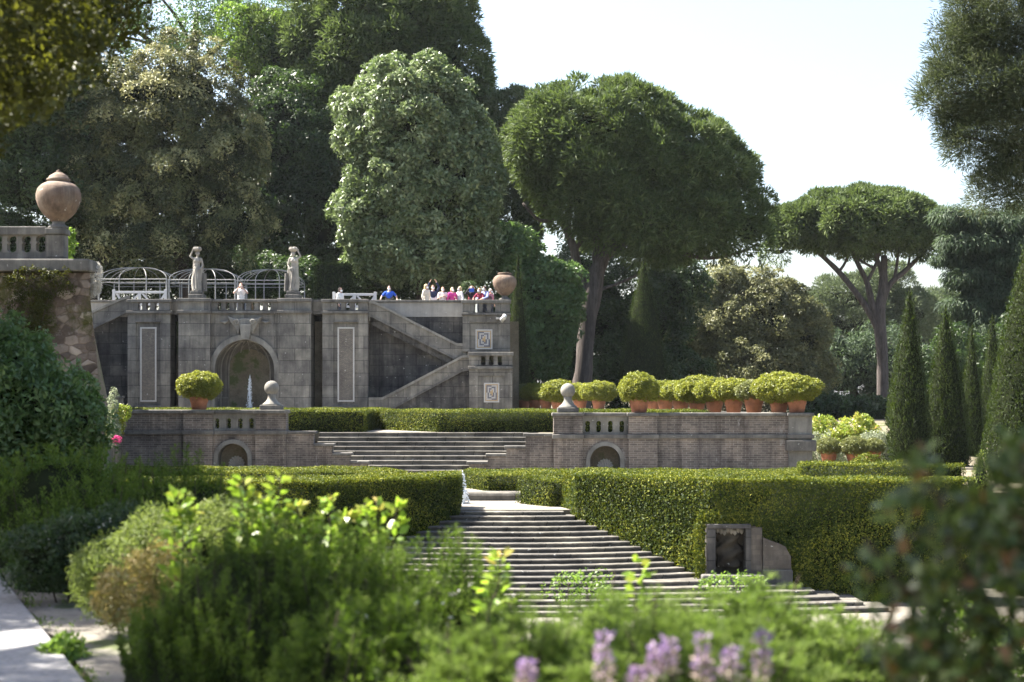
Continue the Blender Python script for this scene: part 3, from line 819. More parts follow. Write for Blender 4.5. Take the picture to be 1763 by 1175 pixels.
# ------------------------------------------------------------------ fan-shaped steps below the landing
fan = thing('fan_steps', 'broad fan of curved stone steps spreading down between the tall hedges', 'steps', (0, 41, -4.86))
yc = [881.6, 889.5, 898.8, 908, 917.4, 926.8, 936.2, 945.6, 955, 964.6, 974.2, 984.2, 994.4, 1004.6, 1014.8, 1025, 1035, 1045, 1055]
hwp = {13: 436, 14: 481, 15: 522, 16: 564, 17: 605, 18: 649}
zs_ = [-(y-YH)/F*(44.5-.33*i) for i, y in enumerate(yc)]
rnd = random.Random(8)
for n, y in enumerate(yc):
    yf = 44.5-.33*n; zt = zs_[n]; zb = (zs_[n+1] if n < 18 else -4.88)-.02
    sag = .13+.076*n if n <= 12 else .95
    ye = yf+sag
    hw = (89+19*n if n <= 12 else hwp[n])/F*ye
    Rr = (hw*hw+sag*sag)/(2*sag); S = 60
    am = math.asin(min(1, hw/Rr))
    prof = [(.03, zb), (.03, zt-.055), (.0, zt-.045), (.0, zt-.012), (.014, zt)]
    rows = []
    for i in range(S+1):
        a = -am+2*am*i/S; nx, ny = math.sin(a), -math.cos(a)
        cx0, cy0 = Rr*math.sin(a), yf+Rr-Rr*math.cos(a)
        j = .014*(rnd.random()-.5)
        row = [(cx0-nx*(d+j), cy0-ny*(d+j), z+(j*.4 if d < .02 else 0)) for d, z in prof]
        yb = max(ye+.02, min(45.3, cy0+(1.9 if n < 18 else 1.2))) if n > 1 else 45.3
        yb = max(yb, cy0+.05)
        row += [(cx0*.999, yb, zt), (cx0*.999, yb, zb)]
        rows.append(row)
    MB().loft(rows).build('step', M['step'], fan)
kb = thing('kerb_step', 'single rounded stone kerb step across the gravel landing', 'step', (0, 49, -2.9))
rows = []
for xx in np.linspace(-4.0, 3.4, 40):
    j = .02*(rnd.random()-.5)
    rows.append([(xx, 48.93, -2.95), (xx, 48.90+j, -2.75), (xx, 48.93+j, -2.69), (xx, 49.0, -2.662+j*.3), (xx, 49.3, -2.65), (xx, 49.4, -2.95)])
MB().loft(rows).build('kerb_stone', M['step'], kb)
M['maskstone'] = stone_mat('shaded_mask_stone', (.02,.018,.015), (.05,.043,.034), (.11,.095,.07), None, .6)  # mask and niche back coloured darker to stand in for recess shade
# mask fountain set into the right hedge
YFt = 41.3
def fx(p): return X(p, YFt)
def fz(p): return Z(p, YFt)
mf = thing('mask_fountain', 'square niche fountain with carved mask set into the tall right hedge', 'fountain', (fx(1255), YFt, -4.8))
MB().box(fx(1216), fx(1231), YFt-.15, YFt+.4, -4.85, fz(910)).build('jamb', M['ashdark'], mf, bevel=.02)
MB().box(fx(1283), fx(1292), YFt-.15, YFt+.4, -4.85, fz(910)).build('jamb', M['ashdark'], mf, bevel=.02)
MB().box(fx(1216), fx(1292), YFt-.17, YFt+.4, fz(910)+.002, fz(902)).build('lintel', M['ashdark'], mf, bevel=.02)
MB().box(fx(1231)+.002, fx(1283)-.002, YFt+.3, YFt+.4, -4.85, fz(910)).build('niche_back', M['maskstone'], mf)
mm = MB(); rg = random.Random(2)
rows = []
for i in range(15):
    t = i/14; wv = (.30-.12*abs(t-.45)+.05*math.sin(t*17))
    rows.append([(fx(1256)+wv*math.cos(a)*(1+.15*math.sin(3*a+i)), YFt+.3-.16*max(0, math.sin(a))*(1+.5*math.sin(5*t*3.1+a*2)), fz(978)+t*(fz(914)-fz(978))) for a in np.linspace(0, 6.2, 20)])
mm.loft(rows); mm.build('carved_mask', M['maskstone'], mf, smooth=True)
for k in range(8):
    MB().lathe([(0, -.09), (.05, -.03), (.055, .04), (0, .07)], (fx(1236+k*6), YFt+.1, fz(913+2*(k % 3))), 8).build('rock_drip', M['trim'], mf, smooth=True)
MB().box(fx(1205), fx(1312), YFt-.55, YFt-.16, -4.85, fz(987)).build('basin', M['coping'], mf, bevel=.04)
MB().box(fx(1292)+.002, fx(1311), YFt-.1, YFt+.4, -4.85, fz(908)).build('side_wall', M['beige'], mf)
MB().prism([(fx(1312), -4.85), (fx(1360), -4.85), (fx(1360), fz(958)), (fx(1350), fz(940)), (fx(1330), fz(932)), (fx(1312), fz(925))], YFt-.18, YFt+.4).build('side_wall', M['beige'], mf)
MB().box(fx(1312)-.01, fx(1362), YFt-.26, YFt+.0, -4.85, fz(980)).build('plinth', M['coping'], mf, bevel=.02)

# ------------------------------------------------------------------ high rubble wall at the left with its balustrade
YL = 46.0
def lx(p): return X(p, YL)
def lz(p): return Z(p, YL)
lw = thing('rubble_wall', 'high rough stone retaining wall topped by a pierced balustrade', 'wall', (lx(60), YL, -2))
mb = MB(); rows = []
zlist = [lz(470), lz(520), lz(560), lz(600), lz(660), lz(720), -2.8]
off = [155, 157, 162, 168, 174, 182, 187]
rg = random.Random(12)
rows = []
for z, o in zip(zlist[::-1], off[::-1]):
    t = (z-zlist[-1])/(zlist[0]-zlist[-1])
    yy = YL-.55*(1-t)
    row = [(lx(-420), yy, z)] + [(lx(-420+(o+420)*k/14)+(.04*(rg.random()-.5) if k < 14 else 0), yy+.06*(rg.random()-.5), z) for k in range(1, 15)]
    row += [(X(o-6, YL+2), YL+2, z), (X(o-30, YL+44), YL+44, z), (lx(-420)-12, YL+44, z)]
    rows.append(row)
mb.loft(rows); mb.build('wall', M['rubble'], lw)
MB().box(lx(-420), lx(155)+.03, YL-.22, YL+.75, lz(468), lz(447)).build('coping', M['coping'], lw, bevel=.04)
MB().box(lx(77), lx(107), YL+.15, YL+.65, lz(447)+.002, lz(403)).build('pier', M['ashlar'], lw, bevel=.02)
MB().box(lx(75), lx(110), YL+.1, YL+.7, lz(403)+.002, lz(392)).build('pier_cap', M['coping'], lw, bevel=.03)
ba = MB(); slots(ba, [lx(66-25*k) for k in range(15, -1, -1)], .125, lz(434), lz(404), lx(-335), lx(77)-.002, YL+.22, YL+.5)
ba.build('balustrade', M['ashlar'], lw)
MB().box(lx(-335), lx(77)-.003, YL+.15, YL+.6, lz(404)+.002, lz(389)).build('balustrade_rail', M['coping'], lw, bevel=.03)
MB().box(lx(-335), lx(77)-.003, YL+.18, YL+.56, lz(447)+.003, lz(434)-.002).build('balustrade_foot', M['coping'], lw)

# ------------------------------------------------------------------ urns and ball finials
URN = [(.20,0),(.22,.03),(.33,.11),(.45,.25),(.54,.42),(.59,.59),(.59,.73),(.545,.87),(.44,.98),(.32,1.04)]
u = thing('terracotta_urn', 'large round lidded terracotta urn on the left balustrade pier', 'urn', (lx(94), YL+.4, lz(392)))
MB().lathe([(.27,.0),(.27,.06),(.2,.09),(.16,.14),(.17,.2),(.15,.24)], (lx(94), YL+.4, lz(392)), 28).build('foot', M['coping'], u, smooth=True)
MB().lathe([(a, b+.2) for a, b in URN], (lx(94), YL+.4, lz(392)), 36).build('bowl', M['urn'], u, smooth=True)
MB().lathe([(.27,1.24),(.29,1.27),(.31,1.3),(.31,1.33),(.26,1.36),(.24,1.41),(.17,1.45),(.1,1.5),(.05,1.52),(.06,1.55),(.0,1.58)], (lx(94), YL+.4, lz(392)), 28).build('lid', M['urn'], u, smooth=True)
YU = 88.15
u = thing('stone_urn', 'round open terracotta urn on the top corner of the grey tower', 'urn', (X(869, YU), YU, Z(517, YU)))
b_ = (X(869, YU), YU, Z(517, YU))
MB().lathe([(.3,.0),(.29,.06),(.18,.12),(.13,.2),(.15,.26)], b_, 24).build('foot', M['coping'], u, smooth=True)
MB().lathe([(a*1.02, b+.24) for a, b in URN]+[(.34,1.29),(.36,1.33),(.36,1.37),(.30,1.38),(.27,1.3)], b_, 32).build('bowl', M['urn'], u, smooth=True)
for px, py, lab in ((466.5, 706, 'round stone ball finial on the pier left of the middle steps'), (978, 710.5, 'round stone ball finial on the pier right of the middle steps')):
    b_ = (tx(px), YT+.2, tz(py))
    u = thing('ball_finial', lab, 'finial', b_, group='stone ball finials')
    MB().box(b_[0]-.37, b_[0]+.37, YT-.15, YT+.55, b_[2]+.002, b_[2]+.17).build('plinth', M['coping'], u, bevel=.03)
    MB().lathe([(.33,.17),(.31,.21),(.22,.28),(.15,.38),(.13,.47),(.15,.54)], b_, 24).build('stem', M['trim'], u, smooth=True)
    MB().lathe([(.255*math.sin(math.pi*k/16), .755-.255*math.cos(math.pi*k/16)) for k in range(17)], b_, 28).build('ball', M['trim'], u, smooth=True)
# ------------------------------------------------------------------ figures: one continuous voxel-remeshed surface each
def capsule(mb, p0, p1, r0, r1, n=10):
    p0, p1 = Vector(p0), Vector(p1); d = p1-p0; L = d.length
    if L < 1e-5: d = Vector((0,0,1)); L = 1e-5
    d = d/L
    pts, rad = [], []
    for k in range(4):
        a = math.pi/2*(k+.15)/4; pts.append(p0-d*r0*math.cos(a)); rad.append(r0*math.sin(a))
    pts += [p0, p1]; rad += [r0, r1]
    for k in range(3, -1, -1):
        a = math.pi/2*(k+.15)/4; pts.append(p1+d*r1*math.cos(a)); rad.append(r1*math.sin(a))
    ref = Vector((0,1,0)) if abs(d.y) < .8 else Vector((1,0,0))
    u = d.cross(ref).normalized(); v = d.cross(u)
    mb.loft([[p+(u*math.cos(2*math.pi*i/n)+v*math.sin(2*math.pi*i/n))*r for i in range(n)] for p, r in zip(pts, rad)])
def ellip(mb, c, r, n=14):
    mb.loft([[(c[0]+r[0]*math.sin(t)*math.cos(2*math.pi*i/n), c[1]+r[1]*math.sin(t)*math.sin(2*math.pi*i/n), c[2]-r[2]*math.cos(t)) for i in range(n)] for t in np.linspace(.12, math.pi-.12, 10)])
def remesh(mb, voxel, smooth=2):
    me = bpy.data.meshes.new('tmp'); me.from_pydata([tuple(p) for p in mb.v], [], mb.f)
    bm = bmesh.new(); bm.from_mesh(me); bmesh.ops.recalc_face_normals(bm, faces=bm.faces); bm.to_mesh(me); bm.free()
    o = bpy.data.objects.new('tmp', me); COL.objects.link(o)
    m = o.modifiers.new('r', 'REMESH'); m.mode = 'VOXEL'; m.voxel_size = voxel; m.use_smooth_shade = True
    if smooth:
        s = o.modifiers.new('s', 'SMOOTH'); s.iterations = smooth; s.factor = .5
    dg = bpy.context.evaluated_depsgraph_get()
    r = bpy.data.meshes.new_from_object(o.evaluated_get(dg))
    bpy.data.objects.remove(o); r.materials.clear()
    return r

def hand(mb, wrist, d, n, s=1.0):
    """palm, four unequal fingers and a thumb; d along the hand, n palm normal"""
    d = Vector(d).normalized(); n = Vector(n); n = (n-d*n.dot(d)).normalized(); sd = d.cross(n)
    w_ = Vector(wrist)
    for k in (-1, 0, 1): capsule(mb, w_+sd*.022*k*s, w_+d*.085*s+sd*.026*k*s, .017*s, .015*s, 8)
    for k, L in enumerate((.066, .078, .072, .054)):
        b0 = w_+d*.085*s+sd*(.031-.0205*k)*s; m_ = b0+d*L*.55*s+n*.006*s; e_ = m_+d*L*.45*s+n*.018*s
        capsule(mb, b0, m_, .0095*s, .009*s, 7); capsule(mb, m_, e_, .009*s, .0075*s, 7)
    t0 = w_+d*.025*s+sd*.034*s; t1 = t0+(d*.6+sd*.8).normalized()*.045*s; t2 = t1+(d*.9+sd*.3+n*.3).normalized()*.035*s
    capsule(mb, t0, t1, .013*s, .011*s, 7); capsule(mb, t1, t2, .011*s, .008*s, 7)

ARMS = {   # elbow, hand for the +x arm (mirrored for the other)
 'down':   ((.27, .02, 1.14), (.27, -.08, .92)),
 'fold':   ((.27, .0, 1.15), (.06, -.24, 1.20)),
 'rail':   ((.36, -.06, 1.22), (.40, -.27, 1.06)),
 'up':     ((.27, -.08, 1.62), (.16, -.05, 1.86)),
 'camera': ((.30, -.20, 1.28), (.08, -.27, 1.52)),
 'tablet': ((.31, -.22, 1.34), (.13, -.34, 1.60)),
 'lean':   ((.30, -.22, 1.20), (.18, -.42, 1.10)),
 'chest':  ((.26, -.06, 1.16), (.07, -.27, 1.26)),
}
SKIN = plain_mat('skin', (.52,.33,.25), .55, .1)
MASKM = plain_mat('mask_cloth', (.75,.78,.80), .8, .04)
_cm = {}
def cloth(c):
    if c not in _cm: _cm[c] = plain_mat('cloth', c, .85, .2, 9)
    return _cm[c]
def person(px, py_top, Y, face, label, hair, hairstyle, top, legs=(.05,.055,.07), L='down', Rr='down', mask=True, sleeve='short', vest=None, extra=None, z0=3.905, lean=0.0):
    H = Z(py_top, Y)-z0; s = H/1.73
    base = (X(px, Y), Y, z0)
    t = thing('person', label, 'person', base, R(face), 'visitors on the upper walkway')
    t.scale = (s, s, s)
    mb = MB()
    # lower body
    for q in (-1, 1):
        capsule(mb, (.09*q, 0, .93), (.105*q, -.01, .50), .088, .056); capsule(mb, (.105*q, -.01, .50), (.11*q, .02, .09), .056, .036)
        capsule(mb, (.11*q, .03, .05), (.12*q, -.14, .035), .042, .032)
    ellip(mb, (0, 0, .98), (.165, .115, .14)); ellip(mb, (0, 0, 1.12), (.14, .10, .17)); ellip(mb, (0, .0-lean*.3, 1.32), (.17, .112, .2))
    capsule(mb, (-.15, -lean*.5, 1.43), (.15, -lean*.5, 1.43), .062, .062)
    hx, hy = 0, -lean
    capsule(mb, (0, .01-lean*.6, 1.44), (0, hy, 1.56), .055, .05)
    ellip(mb, (0, hy+.0, 1.625), (.075, .095, .112)); ellip(mb, (0, hy-.03, 1.57), (.052, .06, .055))
    capsule(mb, (0, hy-.095, 1.635), (0, hy-.118, 1.60), .011, .015, 7)       # nose
    for q in (-1, 1):
        ellip(mb, (.077*q, hy+.005, 1.615), (.013, .022, .034), 8)
    arms = {}
    for q, nm in ((1, L), (-1, Rr)):
        e, h = ARMS[nm]; sh = Vector((.175*q, -lean*.5, 1.42)); e = Vector((e[0]*q, e[1], e[2])); h = Vector((h[0]*q, h[1], h[2]))
        capsule(mb, sh, e, .050, .040); capsule(mb, e, h, .040, .027); hand(mb, h, (h-e), Vector((-q, -.2, 0)))
        arms[q] = (sh, e, h)
    link('body', remesh(mb, .0105), SKIN, t, True)
    # shirt
    sb = MB(); g = .016
    ellip(sb, (0, 0, .98), (.165+g, .115+g, .13)); ellip(sb, (0, 0, 1.12), (.15+g, .108+g, .18)); ellip(sb, (0, -lean*.3, 1.31), (.175+g, .115+g, .19))
    capsule(sb, (-.15, -lean*.5, 1.42), (.15, -lean*.5, 1.42), .066+g*.6, .066+g*.6)
    for q in (-1, 1):
        sh, e, h = arms[q]
        if sleeve == 'long': capsule(sb, sh, e, .058+g*.5, .05); capsule(sb, e, e.lerp(h, .93), .05, .038)
        elif sleeve == 'short': capsule(sb, sh, sh.lerp(e, .72), .060+g*.5, .058)
    link('shirt', remesh(sb, .014), cloth(top), t, True)
    if vest:
        vb = MB(); g = .03
        ellip(vb, (0, .012, 1.10), (.155+g, .108+g, .2)); ellip(vb, (0, .02-lean*.3, 1.30), (.165+g, .11+g, .19))
        link('vest', remesh(vb, .016), cloth(vest), t, True)
    tb = MB()
    for q in (-1, 1):
        capsule(tb, (.09*q, 0, .93), (.105*q, -.01, .50), .10, .072); capsule(tb, (.105*q, -.01, .50), (.11*q, .02, .12), .072, .06)
    ellip(tb, (0, 0, .95), (.178, .128, .13)); link('trousers', remesh(tb, .015), cloth(legs), t, True)
    # hair
    hb = MB()
    ellip(hb, (0, hy+.022, 1.652), (.084, .096, .100))
    if hairstyle == 'bob':
        for q in (-1, 1): capsule(hb, (.07*q, hy+.03, 1.64), (.075*q, hy+.025, 1.53), .035, .035)
        capsule(hb, (0, hy+.075, 1.64), (0, hy+.08, 1.52), .05, .055)
    if hairstyle == 'long':
        for q in (-1, 1): capsule(hb, (.07*q, hy+.03, 1.64), (.085*q, hy+.03, 1.44), .036, .04)
        capsule(hb, (0, hy+.075, 1.64), (0, hy+.10, 1.40), .055, .07)
    if hairstyle == 'curly':
        rg = random.Random(5)
        for k in range(16):
            a = k*2.4; ellip(hb, (.075*math.cos(a), hy+.03+.07*math.sin(a), 1.62+.006*k), (.04, .04, .04), 8)
    if hairstyle != 'bald': link('hair', remesh(hb, .012), cloth(hair), t, True)
    if mask:
        kb_ = MB(); kb_.loft([[(.062*math.sin(a)*k, hy-.02-.105*math.cos(a)*(.7+.3*k), z) for a in np.linspace(-1.25, 1.25, 9)] + [(.056*math.sin(a)*k, hy-.01-.098*math.cos(a)*(.7+.3*k), z) for a in np.linspace(1.25, -1.25, 9)] for z, k in ((1.535, .8), (1.565, 1.0), (1.60, 1.08), (1.615, 1.02))])
        kb_.build('face_mask', MASKM, t, True, True)
    for q in (-1, 1):      # eyes
        e_ = MB(); ellip(e_, (.031*q, hy-.083, 1.638), (.014, .010, .008), 8); e_.build('eye', M['dark'], t, True, True)
    if extra:
        for nm, mb2, mat in extra: mb2.build(nm, mat, t, False, True)
    return t
# a tablet is a thing of its own (held)
YP = 89.75
person(415, 488, YP, 5, 'woman in white top photographing from between the statues, elbows raised', (.11,.04,.02), 'bob', (.72,.70,.68), L='camera', Rr='camera')
person(586, 496, 90.9, 60, 'dark-haired person in white standing behind the right white barrier, facing right', (.03,.022,.02), 'bob', (.70,.70,.70), sleeve='long')
person(670, 493, YP-.1, 0, 'man in bright blue shirt and dark vest leaning on the parapet alone', (.16,.12,.10), 'short', (.03,.10,.50), L='rail', Rr='rail', vest=(.09,.085,.08))
person(734, 490, YP, 55, 'blonde woman in long cream jacket turned right beside the waving person', (.50,.38,.20), 'bob', (.60,.54,.45), sleeve='long', legs=(.1,.1,.11))
person(745.5, 491.5, YP+.75, 10, 'person in dark navy jacket raising both arms above the head', (.14,.07,.04), 'short', (.02,.028,.07), L='up', Rr='up', sleeve='long', vest=(.62,.62,.66))
person(762.5, 495, YP, 8, 'short-haired person in white shirt with hands clasped at the chest', (.38,.22,.12), 'short', (.66,.60,.60), L='chest', Rr='chest')
person(779, 495.5, YP, 30, 'blond woman in bright pink top turned to the right', (.52,.40,.24), 'bob', (.62,.06,.27), L='fold', Rr='down', sleeve='long')
person(791.5, 494, YP+.1, -55, 'blonde woman in plain white shirt facing left among the group', (.55,.42,.22), 'bob', (.70,.67,.66), sleeve='long')
pt = person(812, 493, YP+.2, 4, 'person in black and red clothing holding up a tablet before the face', (.20,.12,.08), 'short', (.03,.028,.035), L='tablet', Rr='tablet', sleeve='long', mask=False, vest=(.16,.03,.04))
person(827, 497, YP-.1, -30, 'long-haired blonde person in dark red top leaning over the parapet', (.42,.28,.13), 'long', (.20,.02,.05), L='lean', Rr='lean', lean=.12)
person(836.5, 493.5, YP-.05, -40, 'person with dark curly hair and lavender blue shirt leaning left', (.035,.02,.02), 'curly', (.30,.34,.58), L='lean', Rr='lean', sleeve='long', lean=.1)
person(845, 498, YP+.7, 60, 'person in pink flowered top half hidden nearest the tower urn', (.62,.58,.52), 'short', (.50,.20,.25), sleeve='short')
tb_ = thing('tablet', 'blue-backed tablet held up by the person in black', 'tablet', (X(812, YP-.2), YP-.2, Z(500, YP)))
q = MB(); q.box(tb_.location.x-.13, tb_.location.x+.13, YP-.215, YP-.20, Z(503.5, YP), Z(497, YP)); q.build('back_cover', cloth((.05,.12,.5)), tb_)
q = MB(); q.box(tb_.location.x-.12, tb_.location.x+.12, YP-.199, YP-.195, Z(503, YP), Z(497.5, YP)); q.build('screen', M['dark'], tb_)
hg = thing('handbag', 'dark shoulder bag beside the leaning curly-haired person', 'bag', (X(841, YP-.25), YP-.3, 5.0))
q = MB(); q.loft([[(hg.location.x+a*w_, YP-.3+b*.06, z) for a, b in ((-1,-1),(1,-1),(1,1),(-1,1))] for z, w_ in ((4.97,.17),(5.0,.2),(5.2,.17),(5.22,.12))]); q.build('bag_body', cloth((.12,.06,.08)), hg, bevel=.02)
q = MB().tube(spline([(hg.location.x-.12, YP-.3, 5.21), (hg.location.x-.05, YP-.28, 5.38), (hg.location.x+.08, YP-.28, 5.36), (hg.location.x+.12, YP-.3, 5.21)], 4), .012, 6); q.build('strap', cloth((.12,.06,.08)), hg)

# ------------------------------------------------------------------ statues
def statue(px, label, side):
    YS = 87.9; x0, z0 = X(px, YS), Z(514.5, YS)
    t = thing('statue', label, 'statue', (x0, YS, z0), 0, 'basket-bearing statues on the fountain wall')
    MB().box(x0-.40, x0+.40, YS-.36, YS+.36, z0, z0+.2).build('plinth', M['coping'], t, bevel=.03)
    MB().box(x0-.31, x0+.31, YS-.29, YS+.29, z0+.202, z0+.38).build('plinth_block', M['coping'], t, bevel=.04)
    q = side; mb = MB(); B = z0+.38; H = 2.0/1.73
    def p(x, y, z): return Vector((x0+x*q*H, YS+y*H, B+z*H))
    # draped skirt with folds
    rows = []
    for i in range(14):
        u = i/13; z = .02+u*.98
        rx = .205-.05*u+.03*math.sin(u*3); ry = .17-.045*u
        rows.append([p((rx*(1+.10*math.sin(7*a+1.5*u*2)+.05*math.sin(13*a))*math.cos(a))+.03*math.sin(u*4), ry*(1+.10*math.sin(7*a+1.5*u*2))*math.sin(a), z) for a in np.linspace(0, 2*math.pi, 40)[:-1]])
    mb.loft(rows)
    for f0, f1 in (((.0,-.17,.1),(.06,-.12,.95)), ((-.1,-.15,.1),(-.02,-.13,.9)), ((.12,-.12,.08),(.12,-.08,.9)), ((-.17,-.05,.06),(-.14,-.04,.95))):
        capsule(mb, p(*f0), p(*f1), .05, .03)
    def E(c, r, n=14): ellip(mb, p(*c), (r[0]*H, r[1]*H, r[2]*H), n)
    E((0,0,1.0), (.165,.12,.12)); E((.01,0,1.14), (.14,.10,.17)); E((.01,0,1.31), (.165,.115,.17))
    for k in (-1, 1): E((.07*k,-.085,1.31), (.06,.05,.06))
    capsule(mb, p(-.15,0,1.41), p(.15,0,1.41), .065, .065)
    capsule(mb, p(.0,0,1.42), p(-.02,0,1.55), .058, .052)
    E((-.02,-.01,1.62), (.082,.098,.118)); E((-.02,-.09,1.6), (.02,.04,.03), 8); E((-.02,.03,1.66), (.10,.10,.09))
    # raised arm on one side, lowered arm on the other
    capsule(mb, p(.17,0,1.41), p(.30,.0,1.52), .062, .052); capsule(mb, p(.30,0,1.52), p(.19,-.02,1.75), .05, .036); hand(mb, p(.19,-.02,1.75), p(-.4,0,1)-p(0,0,0), (0,-1,0), H)
    capsule(mb, p(-.17,0,1.40), p(-.24,.02,1.14), .06, .048); capsule(mb, p(-.24,.02,1.14), p(-.16,-.12,.96), .046, .034); hand(mb, p(-.16,-.12,.96), p(.4,-.3,-.7)-p(0,0,0), (1,0,0), H)
    capsule(mb, p(-.21,.05,1.3), p(-.23,.06,.5), .05, .07); capsule(mb, p(.15,.08,1.36), p(.16,.1,.5), .05, .07)
    for k in (-1, 1): capsule(mb, p(.08*k,-.1,.03), p(.09*k,-.22,.02), .045, .03)
    link('figure', remesh(mb, .016, 1), M['statue'], t)
    bk = MB(); c = p(-.01,0,1.72)
    bk.lathe([(.1*H,0),(.15*H,.03*H),(.19*H,.09*H),(.205*H,.10*H),(.2*H,.125*H),(.1*H,.13*H)], c, 20)
    bk.build('basket', M['statue'], t, smooth=True)
    fr = MB(); rg = random.Random(int(px))
    for k in range(13):
        a = k*2.4; r_ = .15*math.sqrt(k/13)*H; ellip(fr, (c[0]+r_*math.cos(a), c[1]+r_*math.sin(a), c[2]+.15*H), (.055*H,)*3, 8)
    link('fruit_heap', remesh(fr, .02, 1), M['statue'], t)
    st = MB(); rows = []
    for u in (0, .3, .6, .9, 1.0):
        rows.append([p(.30*(-1)*1+ (.12-.03*u)*(1+.1*math.sin(5*a))*math.cos(a), .05+.12*math.sin(a)*(1-.2*u), u*.78) for a in np.linspace(0, 2*math.pi, 16)[:-1]])
    st.loft(rows); st.build('stump', M['coping'], t)
statue(339.5, 'weathered stone woman statue raising her arm under a basket, beside the left pergola', -1)
statue(505.5, 'paler stone woman statue with one arm raised to a basket, right of the arched niche', 1)
for o in list(COL.objects):
    pass

# ------------------------------------------------------------------ pergola frames and white barriers
def pergola(px0, px1, label, top, eave):
    Y0 = 92.0; x0, x1 = X(px0, Y0), X(px1, Y0); z0 = 3.905; ze = Z(eave, Y0); zt = Z(top, Y0); D = x1-x0; y0, y1 = Y0, Y0+D
    cx_, cy_ = (x0+x1)/2, (y0+y1)/2
    t = thing('pergola_frame', label, 'pergola', (cx_, cy_, z0), 0, 'domed iron pergola frames')
    for a, b, r in ((x0,y0,.05),(x1,y0,.05),(x0,y1,.035),(x1,y1,.035),(x0+D*.3,y0,.03),(x1-D*.3,y0,.03),(x0+D*.3,y1,.03),(x1-D*.3,y1,.03)):
        MB().tube([(a,b,z0),(a,b,ze)], r, 6).build('post', M['iron'], t)
    for a, b in (((x0,y0),(x1,y0)),((x1,y0),(x1,y1)),((x1,y1),(x0,y1)),((x0,y1),(x0,y0))):
        MB().tube([(a[0],a[1],ze),(b[0],b[1],ze)], .026, 6).build('rail', M['iron'], t)
        MB().tube([(a[0],a[1],ze-.17),(b[0],b[1],ze-.17)], .016, 6).build('rail', M['iron'], t)
    for a, b in ((x0,y0),(x1,y0),(x1,y1),(x0,y1),(x0+D*.3,y0),(x1-D*.3,y0),(x0,y0+D*.3),(x1,y0+D*.3),(x0+D*.3,y1),(x1-D*.3,y1),(x0,y1-D*.3),(x1,y1-D*.3)):
        pts = []
        for k in range(11):
            u = k/10; pts.append((a+(cx_-a)*(1-math.cos(u*math.pi/2)), b+(cy_-b)*(1-math.cos(u*math.pi/2)), ze+(zt-ze)*math.sin(u*math.pi/2)))
        MB().tube(pts, .019, 6).build('rib', M['iron'], t)
pergola(170, 287, 'leftmost domed iron pergola frame, just behind the left white barrier', 457, 481)
pergola(291, 405, 'middle domed iron pergola frame partly behind the left statue', 459.5, 482)
pergola(409, 512, 'right domed iron pergola frame reaching behind the right statue', 461, 483)
def barrier(px0, px1, label, top, Y0=91.2):
    x0, x1 = X(px0, Y0), X(px1, Y0); z0 = 3.905; zt = Z(top, Y0); 
    t = thing('white_barrier', label, 'barrier', ((x0+x1)/2, Y0, z0), 0, 'low white wooden barriers')
    for x in (x0, (x0+x1)/2, x1): MB().box(x-.07, x+.07, Y0-.06, Y0+.06, z0, zt+(.08 if x != (x0+x1)/2 else -.12)).build('post', M['white'], t, bevel=.01)
    MB().box(x0+.072, x1-.072, Y0-.05, Y0+.05, zt-.12, zt).build('rail', M['white'], t, bevel=.01)
    MB().box(x0+.072, (x0+x1)/2-.072, Y0-.04, Y0+.04, zt-.75, zt-.63).build('rail', M['white'], t); MB().box((x0+x1)/2+.072, x1-.072, Y0-.04, Y0+.04, zt-.75, zt-.63).build('rail', M['white'], t)
    c = (x0+x1)/2
    for a, b, za, zb in ((c+.08, c+.55, zt-.13, zt-.62), (c-.08, c-.55, zt-.13, zt-.62), (x0+.08, x0+.4, zt-.13, zt-.62), (x1-.08, x1-.4, zt-.62+.49, zt-.62)):
        MB().prism([(a, za), (b, zb), (b+.12, zb), (a+.12, za)], Y0-.03, Y0+.03).build('brace', M['white'], t)
barrier(196, 285, 'low white wooden barrier standing within the leftmost pergola', 501.5, 91.2)
barrier(575, 646, 'low white wooden barrier right of the statues on the upper walkway', 505.5, 91.2)

# ------------------------------------------------------------------ potted azaleas
def pot_proto(seed, mat, cover=1.15, nl=26, flat=1.0):
    rng = np.random.default_rng(seed)
    t = thing('potted_azalea', '', 'potted plant')
    MB().lathe([(.235,0),(.25,.01),(.30,.26),(.325,.30),(.322,.315),(.355,.52),(.395,.535),(.405,.575),(.40,.61),(.365,.615),(.355,.56),(.0,.555)], (0,0,0), 28).build('terracotta_pot', M['terra'], t, True, True)
    MB().lathe([(.0,.575),(.2,.59),(.352,.57),(.352,.55)], (0,0,0), 20).build('soil', M['soil'], t, True, True)
    E = [((0,0,.86),(.64,.64,.38*flat)), ((.25,.1,.80),(.42,.42,.30)), ((-.26,-.05,.80),(.44,.44,.30)), ((.05,-.22,.78),(.44,.42,.28)), ((0,.25,.8),(.42,.4,.3))]
    C, N, core = crown_points(rng, E, .085, cover*1.2, .11, 1.0)
    pos, d, nr, L, W, r = clump_leaves(rng, C, N, .10*rng.uniform(.6, 1.4, len(C)), nl, .068, .030, up=.7, out=1.5, jitter=.5, lo=.5)
    leaf_object('foliage', pos, d, nr, L, W, r, mat, t, core, True)
    st = MB(); 
    for k in range(4): st.tube([(.05*math.cos(k*1.6), .05*math.sin(k*1.6), .57), (.2*math.cos(k*1.6), .2*math.sin(k*1.6), .8)], .02, 6)
    st.build('stem', M['barkdark'], t, False, True)
    return t
protos = [pot_proto(11, LM['box']), pot_proto(12, LM['box'], flat=1.1), pot_proto(13, LM['azalea'])]
used = [False]*3
